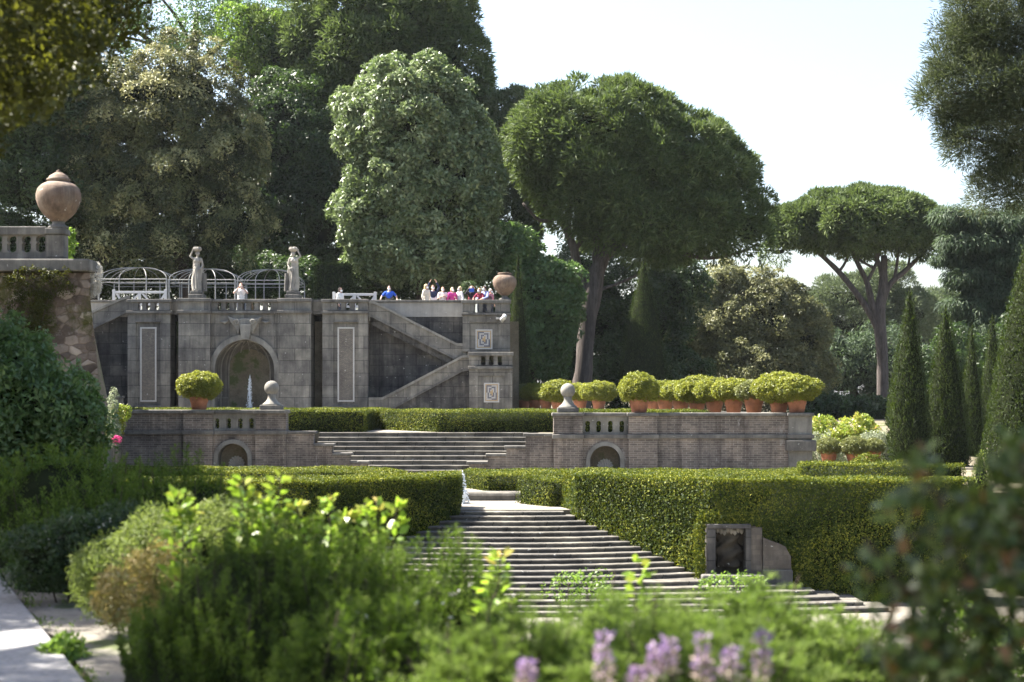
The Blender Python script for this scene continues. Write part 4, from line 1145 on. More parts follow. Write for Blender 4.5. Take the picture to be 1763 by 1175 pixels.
def put_pot(k, loc, rz, label, group, s, fol=(1,1,1)):
    src = protos[k]
    if not used[k]:
        used[k] = True; o = src; o.location = loc; o.rotation_euler = (0,0,rz); o.scale = (s,)*3; o['label'] = label; o['group'] = group
    else: o = copy_thing(src, loc, rz, label, group, s)
    for c in o.children:
        if c.name.split('.')[0] == 'foliage':
            c.scale = fol; c.location = (0, 0, .60*(1-fol[2]))
    return o
put_pot(0, (tx(341), YT+.2, tz(705.8)+.002), .3, 'large solitary potted azalea on the terrace wall left of the steps', 'potted azaleas', .97, (1.0, 1.0, 1.05))
ORD = ['first', 'second', 'third', 'fourth', 'fifth', 'sixth', 'seventh', 'eighth', 'ninth', 'tenth']
put_pot(1, (tx(1101), YT+.2, tz(710.8)+.002), 1.0, 'potted azalea on the brick pier at the left end of the right-hand row', 'potted azaleas', 1.02, (.92, .92, .95))
rp = [(1124, 73.0, 0, 1.0), (1146, 70.6, 1, .9), (1172, 68.6, 0, .98), (1200, 66.8, 1, 1.12), (1230, 65.0, 1, .98), (1263, 63.2, 0, 1.0), (1298, 61.9, 2, .85), (1341, 60.9, 1, 1.15), (1372, 60.25, 0, 1.08)]
rw = ['small', 'low', 'rounded', 'tall', 'broad pale', 'warm-tipped', 'small greyish', 'large domed', 'large outermost']
for i, (px, Y, k, q) in enumerate(rp):
    zb = -.545 if Y > 61.3 else tz(710.8)+.002
    put_pot(k, (X(px, Y), Y, zb), i*1.3, f'{rw[i]} potted azalea, {ORD[8-i]} from the right end of the right-hand row' if i < 8 else 'large outermost potted azalea above the end pier of the brick terrace wall', 'potted azaleas', 1.0, (q*1.04, q*1.04, q*.88))
lp = [(902, 91.0, 2, .95), (921, 89.0, 1, .95), (940, 87.3, 0, .9), (960, 85.8, 1, 1.15), (999, 84.0, 0, 1.0), (1031, 82.4, 0, 1.12)]
lw_ = ['farthest pale', 'second', 'third', 'tall domed', 'fifth', 'nearest']
ll = ['pale farthest potted azalea of the left-hand receding row, beside the grey tower', 'second potted azalea from the grey tower in the left-hand row', 'third potted azalea from the grey tower in the left-hand row', 'tall domed potted azalea just left of the right ball finial', 'potted azalea just right of the right ball finial, half behind it', 'broad yellow-green potted azalea ending the left-hand row at its right']
for i, (px, Y, k, q) in enumerate(lp):
    put_pot(k, (X(px, Y), Y, -.545), i*1.1+.5, ll[i], 'potted azaleas', 1.0, (q*1.04, q*1.04, q*.9))
for px, Y, q, lab in ((1427, 69.0, .78, 'squat potted azalea on the ground nearest the end pier of the brick wall'), (1471, 68.6, .85, 'squat potted azalea on the ground, middle of the three below the reddish shrubs'), (1503, 69.6, .7, 'squat potted azalea on the ground beside the first clipped cypress cone')):
    put_pot(2, (X(px, Y), Y, -2.66), px, lab, 'potted azaleas on the ground', .9, (q, q, q))
# ------------------------------------------------------------------ clipped hedges
def hedge(name, label, poly, z0, z1, dens, L, W, mat, seed, group=None, cat='hedge', reject=None, wob=.03, extra=None, iq=.07):
    a = sum(poly[i][0]*poly[(i+1)%len(poly)][1]-poly[(i+1)%len(poly)][0]*poly[i][1] for i in range(len(poly)))
    if a < 0: poly = poly[::-1]
    rng = np.random.default_rng(seed)
    ctr = np.mean(np.array(poly), 0)
    t = thing(name, label, cat, (ctr[0], ctr[1], z0), 0, group)
    n = len(poly)
    def inset(k, q):
        p0, p1, p2 = (np.array(poly[(k+o) % n]) for o in (-1, 0, 1))
        d1 = norm(p1-p0); d2 = norm(p2-p1); n1 = np.array([-d1[1], d1[0]]); n2 = np.array([-d2[1], d2[0]])
        b = norm(n1+n2); return p1 + b*q/max(.4, float(b@n1))
    ip = [tuple(inset(k, iq)) for k in range(n)]
    bm = bmesh.new()
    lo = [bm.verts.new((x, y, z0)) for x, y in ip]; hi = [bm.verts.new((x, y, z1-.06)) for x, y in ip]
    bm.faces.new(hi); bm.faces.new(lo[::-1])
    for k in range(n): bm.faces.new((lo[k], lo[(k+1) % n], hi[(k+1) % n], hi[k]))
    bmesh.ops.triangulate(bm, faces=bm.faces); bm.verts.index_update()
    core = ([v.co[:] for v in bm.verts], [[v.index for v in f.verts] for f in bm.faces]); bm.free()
    P_, N_ = [], []
    for k in range(n):
        p0, p1 = np.array(poly[k]), np.array(poly[(k+1) % n]); e = p1-p0; ln = np.linalg.norm(e); nn = np.array([e[1], -e[0], 0])/ln
        if nn[1] > .7: continue_dens = .35
        else: continue_dens = 1.0
        m = int(ln*(z1-z0)*dens*continue_dens)
        u = rng.uniform(0, 1, m); z = rng.uniform(z0, z1+.02, m)
        q = np.stack([p0[0]+e[0]*u, p0[1]+e[1]*u, z], 1)
        q += nn*(wob*(np.sin(q[:, 0:1]*2.3+q[:, 1:2])+np.sin(z[:, None]*4+q[:, 0:1]*1.1))+rng.uniform(-.06, .045, (m, 1)))
        P_.append(q); N_.append(np.tile(nn, (m, 1)))
    mn, mx = np.min(np.array(poly), 0), np.max(np.array(poly), 0)
    m = int((mx[0]-mn[0])*(mx[1]-mn[1])*dens)
    q = np.stack([rng.uniform(mn[0], mx[0], m), rng.uniform(mn[1], mx[1], m)], 1)
    ins = np.zeros(m, bool)
    for k in range(n):
        (xa, ya), (xb, yb) = poly[k], poly[(k+1) % n]
        c = ((ya > q[:, 1]) != (yb > q[:, 1])); c[c] &= q[c, 0] < (xb-xa)*(q[c, 1]-ya)/(yb-ya)+xa; ins ^= c
    q = q[ins]; m = len(q)
    zz = z1+wob*.6*(np.sin(q[:, 0]*3.1)+np.sin(q[:, 1]*4+q[:, 0]))+rng.uniform(-.05, .035, m)
    P_.append(np.column_stack([q, zz])); N_.append(np.tile([0, 0, 1.0], (m, 1)))
    P_ = np.concatenate(P_); N_ = np.concatenate(N_)
    if extra is not None:
        P_ = np.concatenate([P_, extra]); N_ = np.concatenate([N_, np.tile([0, -1.0, 0], (len(extra), 1))])
    if reject is not None:
        k = ~reject(P_); P_, N_ = P_[k], N_[k]
    m = len(P_)
    d = rng.normal(size=(m, 3)); d = norm(d-.8*N_*np.sum(d*N_, 1, keepdims=True)+.25*N_+np.array([0, 0, .2])); nr = norm(N_+np.where(N_[:, 2:3] > .5, .45, .55)*rng.normal(size=(m, 3)))
    patch = .5+.5*np.sin(P_[:, 0]*1.7+2*np.sin(P_[:, 2]*2.1+P_[:, 1]))
    r = np.clip(.25*patch+.75*rng.uniform(0, 1, m)**1.3, 0, 1)
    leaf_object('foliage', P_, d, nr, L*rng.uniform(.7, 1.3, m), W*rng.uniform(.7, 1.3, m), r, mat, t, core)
    st = MB(); st.tube([(ctr[0], ctr[1], z0-.02), (ctr[0], ctr[1], z0+.3)], .05, 6); st.build('stem', M['barkdark'], t)
    return t
zt = -1.985
fxL, fxR = fx(1214), fx(1362)
def rej(P_):
    x, z, y = P_[:, 0], P_[:, 2], P_[:, 1]
    edge = np.where(x < fx(1311), fz(905)+.05*np.sin(x*19), fz(926)-(x-fx(1311))*.62+.05*np.sin(x*23))
    edge = np.where(x > fx(1345), fz(945)-(x-fx(1345))*3.2, edge)
    return (y < 42.0) & (x > fxL) & (x < fxR) & (z < edge)
rngE = np.random.default_rng(77)
ex = []
for x0, x1, z0_, z1_ in ((fx(1200), fx(1300), fz(906), fz(880)), (fx(1290), fx(1350), fz(930), fz(890)), (fx(1345), fx(1400), -4.8, fz(930)), (fx(1195), fx(1214), -4.6, fz(900))):
    k = int((x1-x0)*(z1_-z0_)*2600); ex.append(np.stack([rngE.uniform(x0, x1, k), rngE.uniform(41.2, 41.38, k), rngE.uniform(z0_, z1_, k)], 1))
hedge('tall_hedge', 'tall clipped dark hedge wall right of the fan steps, around the mask fountain',
      [(1.62, 44.55), (4.75, 41.36), (10.9, 41.3), (11.3, 42.6), (9.5, 43.3), (6, 43.6), (2.4, 46.6), (1.28, 46.3)], -4.9, zt, 1700, .065, .034, LM['hedge'], 21, 'tall clipped hedge walls', reject=rej, extra=np.concatenate(ex), iq=.37)
hedge('tall_hedge', 'tall clipped dark hedge wall left of the fan steps',
      [(-1.36, 44.6), (-4.75, 41.4), (-9.6, 41.2), (-9.6, 43.4), (-6, 43.6), (-2.4, 46.4), (-1.36, 46.4)], -4.9, -2.02, 1700, .065, .034, LM['hedge'], 22, 'tall clipped hedge walls')
hedge('box_hedge', 'small clipped box block with a sunlit slanting side beside the landing',
      [(.12, 47.7), (.98, 46.15), (2.9, 46.3), (2.9, 48.0)], -2.9, -2.19, 1100, .055, .026, LM['hedge'], 23)
hedge('box_hedge', 'long low box hedge under the right brick terrace wall, bright end at the landing',
      [(-1.5, 51.6), (-.76, 49.75), (8.9, 49.75), (8.9, 53.2), (-1.2, 53.4)], -2.68, -2.2, 1100, .055, .028, LM['hedge'], 24)
hedge('box_hedge', 'long low box hedge under the left brick terrace wall behind the tall hedge',
      [(-3.0, 49.9), (-3.9, 52.6), (-4.4, 53.4), (-12.6, 53.4), (-11.8, 49.9)], -2.68, -2.14, 1100, .055, .028, LM['hedge'], 25)
hedge('lawn_hedge', 'clipped hedge above the middle steps, left dark block of the upper lawn',
      [(-5.35, 63.5), (-5.6, 65.2), (-5.0, 72), (-17, 72), (-14.8, 63.5)], -1.27, -.475, 800, .065, .032, LM['hedge'], 26)
hedge('lawn_hedge', 'clipped hedge above the middle steps, right block with sunlit slanting end',
      [(-2.75, 63.4), (7.2, 63.4), (5.2, 69.2), (-5.75, 69.6)], -1.27, -.50, 800, .065, .032, LM['hedge'], 27)
hedge('low_hedge', 'bright low clipped hedge strip behind the right end of the tall hedge',
      [(7.85, 47.2), (11.6, 46.4), (12.3, 47.3), (8.0, 48.6)], -2.9, -1.82, 900, .065, .032, LM['hedge'], 28)
hedge('yew_hedge', 'dark clipped yew screen with sunlit edge behind the right white barrier',
      [(X(543, 95), 95), (X(602, 95), 95), (X(602, 95), 96.6), (X(550, 95), 97)], 3.9, Z(455, 95), 160, .16, .07, LM['cypress'], 29)

# ------------------------------------------------------------------ topiary cones
def cone(label, px0, px1, pytop, pybase, Y, seed, L=.14, W=.036, dens=330, name='cypress_cone', group='clipped cypress cones', slim=1.0, mat='cypress', rmul=1.0):
    rng = np.random.default_rng(seed)
    x, zb, zt_ = X((px0+px1)/2, Y), Z(pybase, Y), Z(pytop, Y); Rb = X(px1, Y)-x; H = zt_-zb
    zg = min(zb, gh(x, Y))
    t = thing(name, label, 'cypress', (x, Y, zg), 0, group)
    MB().tube([(x, Y, zg), (x, Y, zb+H*.2)], .12, 8).build('trunk', M['barkdark'], t, True)
    def rad(u): return Rb*np.where(u < .12, .86+.14*u/.12, np.maximum(0, (1-((u-.12)/.88)**1.3*.97))*1.0)
    m = int(2*math.pi*Rb*.6*H*dens)
    u = 1-np.sqrt(1-rng.uniform(0, 1, m)*.999); u = np.clip(u, 0, 1)
    a = rng.uniform(0, 2*math.pi, m)
    q = rad(u)*(1+.03*np.sin(5*a+u*9)+.035*np.sin(11*a-u*23)+.02*np.sin(40*u+3*a))+(rng.uniform(-.06, .05, m)+.05*np.maximum(0, rng.normal(size=m)-1.2))*rmul
    pos = np.stack([x+q*np.cos(a), Y+q*np.sin(a), zb+u*H], 1)
    N_ = norm(np.stack([np.cos(a), np.sin(a), np.full(m, .25)], 1))
    d = norm(.5*rng.normal(size=(m, 3))+.25*N_+np.array([0, 0, .8])); nr = norm(N_+.6*rng.normal(size=(m, 3)))
    r = np.clip(.7*rng.uniform(0, 1, m)+.3*(.5+.5*np.sin(a*3+u*12)), 0, 1)
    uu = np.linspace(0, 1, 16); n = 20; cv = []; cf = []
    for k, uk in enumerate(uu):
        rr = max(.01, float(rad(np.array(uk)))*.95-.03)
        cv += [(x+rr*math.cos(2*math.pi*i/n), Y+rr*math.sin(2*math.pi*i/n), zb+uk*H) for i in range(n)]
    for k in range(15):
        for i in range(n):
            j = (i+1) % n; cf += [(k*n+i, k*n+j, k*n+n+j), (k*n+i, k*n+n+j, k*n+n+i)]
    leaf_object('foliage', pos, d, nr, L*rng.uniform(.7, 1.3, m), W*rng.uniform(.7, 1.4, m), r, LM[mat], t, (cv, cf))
    return t
hedge('dark_hedge', 'dark clipped hedge running behind the row of cypress cones', [(X(1545, 88), 88), (X(1850, 88), 84), (X(1850, 88), 86), (X(1545, 88), 90)], -2.7, Z(712, 88), 150, .16, .07, LM['dark'], 30)
cone('pointed clipped cypress cone, tallest of the row at right, lit along its left edge', 1531, 1601, 492, 800, 66, 31)
cone('clipped cypress cone second in the right row, with a blunt tip', 1588, 1668, 524, 815, 68, 32)
cone('slim clipped cypress cone third in the right row', 1650, 1696, 554, 815, 76, 33)
cone('tall slim clipped cypress cone just left of the big foreground cone', 1680, 1738, 537, 815, 84, 34)
cone('big near clipped cypress cone cut by the right edge of the picture', 1697, 1850, 395, 830, 50, 35, dens=520, L=.08)
cone('small cypress cone mostly hidden behind the first cone of the right row', 1526, 1566, 590, 760, 88, 36)
cone('broad dark cypress cone behind the right pots, under the big pine', 1066, 1150, 445, 690, 97, 37, dens=260, L=.13, W=.03, group='dark cypresses behind the terrace')
cone('slim dark cypress behind the grey tower urn', 869, 914, 436, 700, 92, 38, dens=300, L=.13, W=.03, group='dark cypresses behind the terrace', rmul=2.0)
cone('small pale columnar conifer between the big cone and the tall hedge', 1672, 1706, 772, 860, 47, 39, mat='juniper', name='small_conifer', group=None, dens=700, L=.07)
def ball(label, px, py, r, Y, seed, mat='hedge', name='topiary_ball'):
    rng = np.random.default_rng(seed); x, z = X(px, Y), Z(py, Y); r = r/F*Y
    zg = gh(x, Y)
    t = thing(name, label, 'topiary', (x, Y, zg), 0)
    C, N, core = crown_points(rng, [((x, Y, z), (r, r, r*.85))], .10, 1.3, .04, 1.0)
    pos, d, nr, L, W, rr = clump_leaves(rng, C, N, .1, 22, .06, .028, up=.4, out=1.1)
    leaf_object('foliage', pos, d, nr, L, W, rr, LM[mat], t, core)
    MB().tube([(x, Y, zg), (x, Y, z)], .05, 6).build('stem', M['barkdark'], t, True)
ball('bright clipped ball of box left of the first clipped cypress base', 1497, 812, 30, 49.5, 41)
ball('clipped ball of box at the foot of the second clipped cypress cone', 1556, 815, 22, 49.0, 42)
ball('dark rounded clipped shrub behind the visitors at the right', 807, 500, 15, 93.5, 43, 'dark', 'round_shrub')

# ------------------------------------------------------------------ trees
def tree(name, label, Y, ells, mat, seed, trunk, branches=(), cr=.55, cover=1.0, nl=48, L=.24, W=.09, group=None, bark='barkdark', core=True, amp=.16, back=.5, bottom=.6, dfac=.85, up=.35, out=.9, jitter=.6, droop=0.0, tang=.65, cat='tree', world=False, zground=None, lo=.35, vr=.45, extra_clumps=None):
    rng = np.random.default_rng(seed)
    E = []
    for e in ells:
        if world: E.append((e[:3], e[3:6]))
        else:
            k = e[4] if len(e) > 4 else dfac; dy = e[5] if len(e) > 5 else 0
            rx, rz = max(e[2]/F*Y-.55*cr, .45*e[2]/F*Y), max(e[3]/F*Y-.55*cr, .45*e[3]/F*Y)
            E.append(((X(e[0], Y), Y+dy, Z(e[1], Y)), (rx, rx*k, rz)))
    if world: tr = [(Vector(p[:3]), p[3]) for p in trunk]
    else: tr = [(Vector((X(p[0], Y), Y+(p[3] if len(p) > 3 else 0), Z(p[1], Y))), p[2]/F*Y) for p in trunk]
    b0 = tr[0][0]
    zg = min(b0.z, gh(b0.x, b0.y)) if zground is None else zground
    t = thing(name, label, cat, (b0.x, b0.y, zg), 0, group)
    rg = random.Random(seed)
    if zg < b0.z: tr = [(Vector((b0.x, b0.y, zg)), tr[0][1]*1.25)]+tr
    pts = spline([p for p, r in tr], 4); rr = np.interp(np.linspace(0, 1, len(pts)), np.linspace(0, 1, len(tr)), [r for p, r in tr])
    MB().tube(pts, list(rr), 12, .18, rg).build('trunk', M[bark], t, True)
    for br in branches:
        if world: bb = [(Vector(p[:3]), p[3]) for p in br]
        else: bb = [(Vector((X(p[0], Y), Y+(p[3] if len(p) > 3 else 0), Z(p[1], Y))), p[2]/F*Y) for p in br]
        pts = spline([p for p, r in bb], 4); rr = np.interp(np.linspace(0, 1, len(pts)), np.linspace(0, 1, len(bb)), [r for p, r in bb])
        MB().tube(pts, list(rr), 8, .15, rg).build('branch', M[bark], t, True)
    C, N, co = crown_points(rng, E, cr, cover*(1.55 if core else 1.0), amp, back, bottom)
    pos, d, nr, Ls, Ws, r = clump_leaves(rng, C, N, cr*rng.uniform(.75, 1.25, len(C)), nl, L, W, up=up, out=out, jitter=jitter, droop=droop, lo=lo, vr=vr, tang=tang)
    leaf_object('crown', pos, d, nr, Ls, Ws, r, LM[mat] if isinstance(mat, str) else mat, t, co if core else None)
    return t
PINE = dict(tang=.3, cr=.95, nl=190, L=.42, W=.085, up=1.0, out=1.3, jitter=.35, amp=.08, bottom=.8, bark='bark', lo=.55, vr=.65)
tree('umbrella_pine', 'huge umbrella pine with a broad domed crown in the centre', 104,
     [(1035,248,150,98), (1165,300,120,105), (965,256,88,80), (1235,372,85,72), (1025,335,90,72), (1130,385,130,62,.9), (1080,320,150,110), (942,305,44,44), (1285,400,38,50)], 'pine', 51,
     [(1000,700,17), (1004,640,15.5), (1012,560,14.5), (1022,490,17), (1040,440,11), (1075,380,8)],
     [[(1008,520,11), (996,470,8.5), (985,420,7), (962,372,6), (925,345,4)], [(988,430,6), (978,385,5), (985,340,3)], [(1030,465,8), (1025,420,6), (1040,370,4)], [(1040,445,8), (1085,415,6), (1150,385,4)], [(1030,500,3), (1065,488,2.5), (1105,470,2)], [(985,440,4), (1010,400,3), (1030,370,2)], [(1150,430,4), (1220,445,3), (1290,430,2)], [(965,375,4), (930,380,3), (900,350,2)]], **PINE)
tree('umbrella_pine', 'smaller umbrella pine with an open fan of bare limbs at right', 128,
     [(1480,388,128,50), (1400,390,68,36), (1560,390,68,42), (1480,370,90,38), (1340,435,26,14), (1590,425,30,20)], 'pine', 52,
     [(1522,755,11.8), (1520,700,10.7), (1519,620,9.6), (1514,545,10.4), (1520,500,8.1), (1522,440,5.2)],
     [[(1518,580,7.4), (1492,530,5.9), (1450,475,4.8), (1420,445,4.1), (1388,415,3.3)], [(1510,560,6.7), (1497,505,5.5), (1490,480,4.4), (1470,440,3.7), (1462,405,3.0)], [(1520,520,5.9), (1532,490,5.2), (1560,465,4.1), (1595,430,3.0)], [(1522,500,5.2), (1515,460,3.7), (1500,420,3.0)], [(1490,490,3.3), (1508,455,3.0), (1520,410,2.2)], [(1540,480,3.0), (1545,450,2.6), (1548,410,2.2)], [(1445,468,2.6), (1458,445,2.2), (1450,425,1.5)], [(1505,462,2.6), (1480,448,2.2), (1460,430,1.5)], [(1388,420,2.6), (1362,428,1.9), (1335,433,1.2)], [(1562,465,2.6), (1566,440,1.9), (1560,420,1.5)]], **dict(PINE, cr=.8, nl=150))
tree('bay_laurel', 'tall dense laurel with glossy pale sunlit leaves behind the visitors', 99,
     [(712,215,108,112), (728,330,122,140), (650,240,62,75), (780,280,70,110), (660,380,78,95), (795,400,62,95), (720,440,112,60), (612,190,34,38), (606,360,34,28), (828,330,34,60)], 'laurel', 53,
     [(725,540,9), (725,470,9), (722,400,8)], cr=.62, cover=1.0, nl=84, L=.29, W=.12, amp=.16, up=.8, out=1.4, lo=.55, vr=.6)
tree('stone_pine', 'massive dark pine towering behind the laurel, reaching the top of the picture', 119,
     [(640,70,150,110), (745,125,95,120), (560,185,110,110), (700,20,110,80), (790,190,55,85), (500,100,90,90), (600,250,80,90), (840,235,40,75)], 'pine', 54,
     [(540,520,18), (543,440,16), (548,330,15), (570,250,13), (600,190,10)], [[(548,340,9), (600,290,7), (650,230,5)], [(545,360,8), (515,290,6), (490,220,4)]], **dict(PINE, cr=1.2, nl=200, L=.48, W=.10))
tree('holm_oak', 'large holm oak with tan flowering tufts, left of the tall pine', 97.5,
     [(300,190,115,105), (375,270,80,100), (225,205,80,95), (195,330,85,95), (310,330,120,90), (390,390,70,75), (250,420,110,60), (150,260,60,70)], 'oak', 55,
     [(330,560,14), (320,480,13), (305,400,12), (300,320,9)], [[(318,450,8), (360,380,6), (390,320,4)], [(312,430,7), (260,360,5), (220,300,3)]], cr=.75, nl=110, L=.23, W=.09, amp=.24, dfac=.7, up=.8, out=1.3, lo=.5, vr=.12)
tree('holm_oak', 'dark shaded evergreen oak with a thick leaning trunk at far left', 99,
     [(70,330,130,120), (30,200,130,140), (130,170,110,120), (20,420,90,90), (120,400,60,60), (10,470,100,70)], 'dark', 56,
     [(150,520,21), (165,470,20), (200,436,17), (262,402,13), (310,375,8), (340,345,5)], [[(250,405,9), (240,360,7), (210,310,4)]], cr=.8, nl=90, L=.26, W=.105, up=.7, out=1.3, lo=.5, amp=.2)
tree('evergreen_oak', 'dark tree in deep shade between the holm oak and the laurel', 113,
     [(485,240,80,110), (470,370,85,110), (560,380,75,110), (430,440,90,70), (580,460,70,60), (520,300,60,90)], 'dark', 57,
     [(480,560,12), (485,450,11), (490,330,8)], cr=.8, nl=90, L=.26, W=.105, up=.7, out=1.3, lo=.5, amp=.18)
tree('deciduous_tree', 'light green open-branched tree at the top left against the sky', 122,
     [(300,10,110,70), (420,55,80,60), (180,15,80,60), (440,20,60,60), (360,90,80,40), (250,60,70,40)], 'decid', 58,
     [(310,560,10), (320,300,9), (330,120,7), (340,20,4)], [[(330,140,5), (270,80,4), (200,30,2.5)], [(332,120,5), (390,70,4), (450,30,2.5)], [(335,100,4), (310,40,3), (280,0,2)], [(280,85,3), (240,70,2.5), (190,60,1.5)]], cr=.6, cover=.75, nl=34, L=.24, W=.11, core=False, amp=.25)
tree('fresh_tree', 'small bright fresh-green tree crown in front of the pine at top', 118,
     [(430,90,48,48), (410,50,42,40), (460,55,40,36)], 'lime', 59, [(440,560,8), (440,300,7), (435,130,4)], cr=.5, cover=.9, nl=38, L=.24, W=.12, core=False, amp=.2, bark='barkdark')
tree('pine_tree', 'pale loose-needled pine between the laurel and the central umbrella pine', 116,
     [(895,270,45,100), (900,370,42,60), (870,210,25,50), (925,220,36,60)], 'pinefar', 60, [(905,640,8), (905,450,7), (900,330,5)], **dict(PINE, cr=.8, nl=200, cover=.9))
tree('fig_tree', 'rounded broad-leaved green tree behind the right tower urn', 101,
     [(868,440,62,48), (930,520,85,75), (895,600,80,70), (830,460,45,45), (940,590,42,70)], 'decid', 61, [(920,720,7), (915,620,7), (900,500,5)], cr=.6, nl=80, L=.26, W=.13, amp=.2, up=.6, out=1.2, lo=.5)
tree('shrub_bank', 'dark laurel bank behind the pergola frames', 101.5,
     [(230,480,110,52), (390,480,90,50), (500,490,70,42), (640,490,80,40), (740,490,80,42), (120,470,80,50)], 'dark', 62, [(400,580,5), (400,520,5)], cr=.6, nl=90, L=.2, W=.09, amp=.18, cat='shrub', up=.6, out=1.2, lo=.5)
tree('holm_oak', 'pale cream-flowering holm oak, rounded mass right of the central pine', 126,
     [(1310,560,85,85), (1375,600,55,90), (1250,560,75,85), (1300,650,120,75), (1190,600,70,110), (1330,510,45,40), (1245,490,40,40)], 'oakpale', 63, [(1300,730,9), (1300,650,9), (1300,570,6)], cr=.7, nl=100, L=.23, W=.095, amp=.2, up=.8, out=1.3, lo=.5, vr=.5)
tree('evergreen_oak', 'dark evergreen behind the trunk of the central pine', 117,
     [(1010,570,85,95), (1110,560,75,110), (1060,650,140,70), (1170,500,60,70), (1000,480,70,60)], 'dark', 64, [(1060,730,9), (1060,620,8), (1060,540,6)], cr=.8, nl=90, L=.26, W=.105, up=.7, out=1.3, lo=.5, amp=.17)
tree('umbrella_pine', 'distant umbrella pine seen beneath the limbs of the smaller pine', 185,
     [(1460,520,65,40), (1420,560,60,45), (1530,500,50,40), (1490,570,80,50), (1560,545,60,40)], 'pinefar', 65, [(1500,730,9), (1499,650,8.5), (1498,580,8)], **dict(PINE, cr=1.5, L=.5, W=.1, nl=220))
tree('umbrella_pine', 'farthest hazy pine crown just above the clipped cypress tips', 210,
     [(1600,550,90,38), (1680,560,90,45), (1560,580,60,45), (1620,610,90,60)], 'pinefar', 66, [(1620,730,8), (1620,620,7)], **dict(PINE, cr=1.7, L=.55, W=.11, nl=220))
tree('cedar', 'dark drooping cedar with hanging sprays at the right edge', 108,
     [(1650,374,55,14), (1710,385,75,18), (1690,418,75,16), (1640,440,35,12), (1735,450,75,20), (1680,478,60,16), (1740,505,80,22), (1680,528,55,18), (1745,560,85,30), (1690,592,62,30), (1790,430,90,90), (1720,640,80,50)], 'cedar', 67, [(1745,720,14), (1745,600,12), (1745,480,10), (1745,380,6)],
     [[(1745,420,5), (1690,395,3.5), (1630,382,2)], [(1745,480,5), (1700,465,3.5), (1650,455,2)], [(1745,540,5), (1700,520,3.5), (1660,510,2)]], cr=.5, nl=60, L=.36, W=.07, tang=.2, up=-.3, out=.7, droop=1.0, amp=.2, cover=2.0, lo=.15, core=False, bottom=1.0)
tree('dark_tree', 'hazy dark evergreen between the pale oak and the smaller pine trunk', 145,
     [(1450,640,70,75), (1520,650,70,80), (1400,680,60,50), (1590,670,70,70)], 'cedar', 68, [(1470,735,8), (1470,650,7)], cr=.8, nl=46, L=.4, W=.1, amp=.2)
tree('dark_tree', 'dark evergreen mass behind the clipped cypress row at right', 98,
     [(1640,660,80,90), (1720,680,80,100), (1590,720,60,60), (1790,620,80,120)], 'dark', 69, [(1660,760,9), (1660,680,8)], cr=.8, nl=130, L=.24, W=.09, amp=.18, up=.6, out=1.2, lo=.5)
# near pine at the top right: airy, with bare twigs
tree('near_pine', 'near pine with airy needle tufts hanging into the top right corner', 46,
     [(1750,55,120,85), (1690,150,92,66), (1640,165,62,52), (1740,210,105,80), (1690,245,70,48), (1650,120,54,52), (1668,25,50,66), (1790,140,130,140), (1735,325,72,42), (1780,10,130,90)], 'pinenear', 70,
     [(1935,760,16), (1925,500,15), (1910,250,13), (1900,60,9)],
     [[(1912,262,7), (1830,240,5), (1740,252,3.5), (1650,232,1.8)], [(1908,200,7), (1800,190,5), (1700,160,3.2), (1620,165,1.5)], [(1905,120,6), (1800,90,4), (1700,60,2.2), (1660,30,1.3)], [(1915,340,6), (1840,325,4), (1750,320,2.3)], [(1740,175,2.5), (1690,215,1.8), (1650,270,1.0)], [(1780,250,2.5), (1720,290,1.6), (1680,285,.9)]],
     cr=.42, cover=1.9, nl=150, L=.16, W=.022, tang=.2, up=.8, out=.8, jitter=.35, amp=.26, bottom=.9, back=.8, core=False, bark='bark', lo=.1, vr=.4)
# top left bough; its unseen lobes and the next tree are added for shade
tree('overhanging_oak', 'dark olive-brown bough hanging into the top left corner close by, plus unseen lobes added for shade', 12,
     [(-5.13,16,4.0,1.4,1.87,1.27), (-4.24,16.3,4.2,.73,1.2,.83), (-5.5,16,2.9,.83,1.07,.77), (-4.47,15.9,3.33,.56,.67,.56), (-7.6,11.0,4.9,1.5,1.6,1.0), (-3.35,11.9,2.5,.42,.5,.42), (-2.4,5.2,4.4,1.5,1.2,.6), (-6.1,9.9,4.7,1.6,1.5,.9), (-2.3,5.1,5.0,1.3,1.1,.5)], 'brownoak', 71,
     [(-7.2,10.5,-1.7,.3), (-7.1,10.6,.5,.27), (-6.7,10.8,2.6,.24), (-6.0,11.2,4.2,.16), (-5.2,11.5,5.0,.1)],
     [[(-6.7,10.8,2.6,.14), (-6.3,13.5,3.8,.09), (-5.4,15.6,4.0,.05), (-4.5,16.1,3.9,.02)], [(-6.2,11,3.8,.12), (-5.0,8.6,5.0,.09), (-3.4,7.2,5.0,.06), (-2.5,5.3,4.6,.03)]],
     cr=.2, cover=1.5, nl=46, L=.075, W=.036, lo=.2, world=True, core=False, amp=.25, back=.9, bottom=1.0, bark='barkdark')
tree('added_shade_oak', 'unseen evergreen added outside the left edge to shade the bushes', 26,
     [(-10.7,25.2,6.0,3.1,3.5,2.3), (-13.5,28,7.5,3.0,3.5,2.5), (-8.7,19.2,6.0,2.4,2.4,1.2), (-9.1,16.2,5.6,1.5,1.8,.9)], 'dark', 72, [(-12.5,26,-1.7,.35), (-12.4,26,1.5,.3), (-12.2,26,4,.25)], [[(-12.3,26,2.4,.15), (-11,26,4.2,.1), (-10,25.5,5.5,.05)]],
     cr=.45, nl=60, L=.16, W=.08, world=True, amp=.2, cover=1.8)

tree('shrub_bank', 'low dark undergrowth between the trunks beyond the right end of the terrace', 103,
     [(1440,712,45,26), (1500,715,55,26), (1560,712,50,30), (1400,705,40,30)], 'dark', 73, [(1480,735,5), (1480,715,4)], cr=.5, nl=80, L=.22, W=.1, amp=.18, cat='shrub', up=.6, out=1.2, lo=.5)
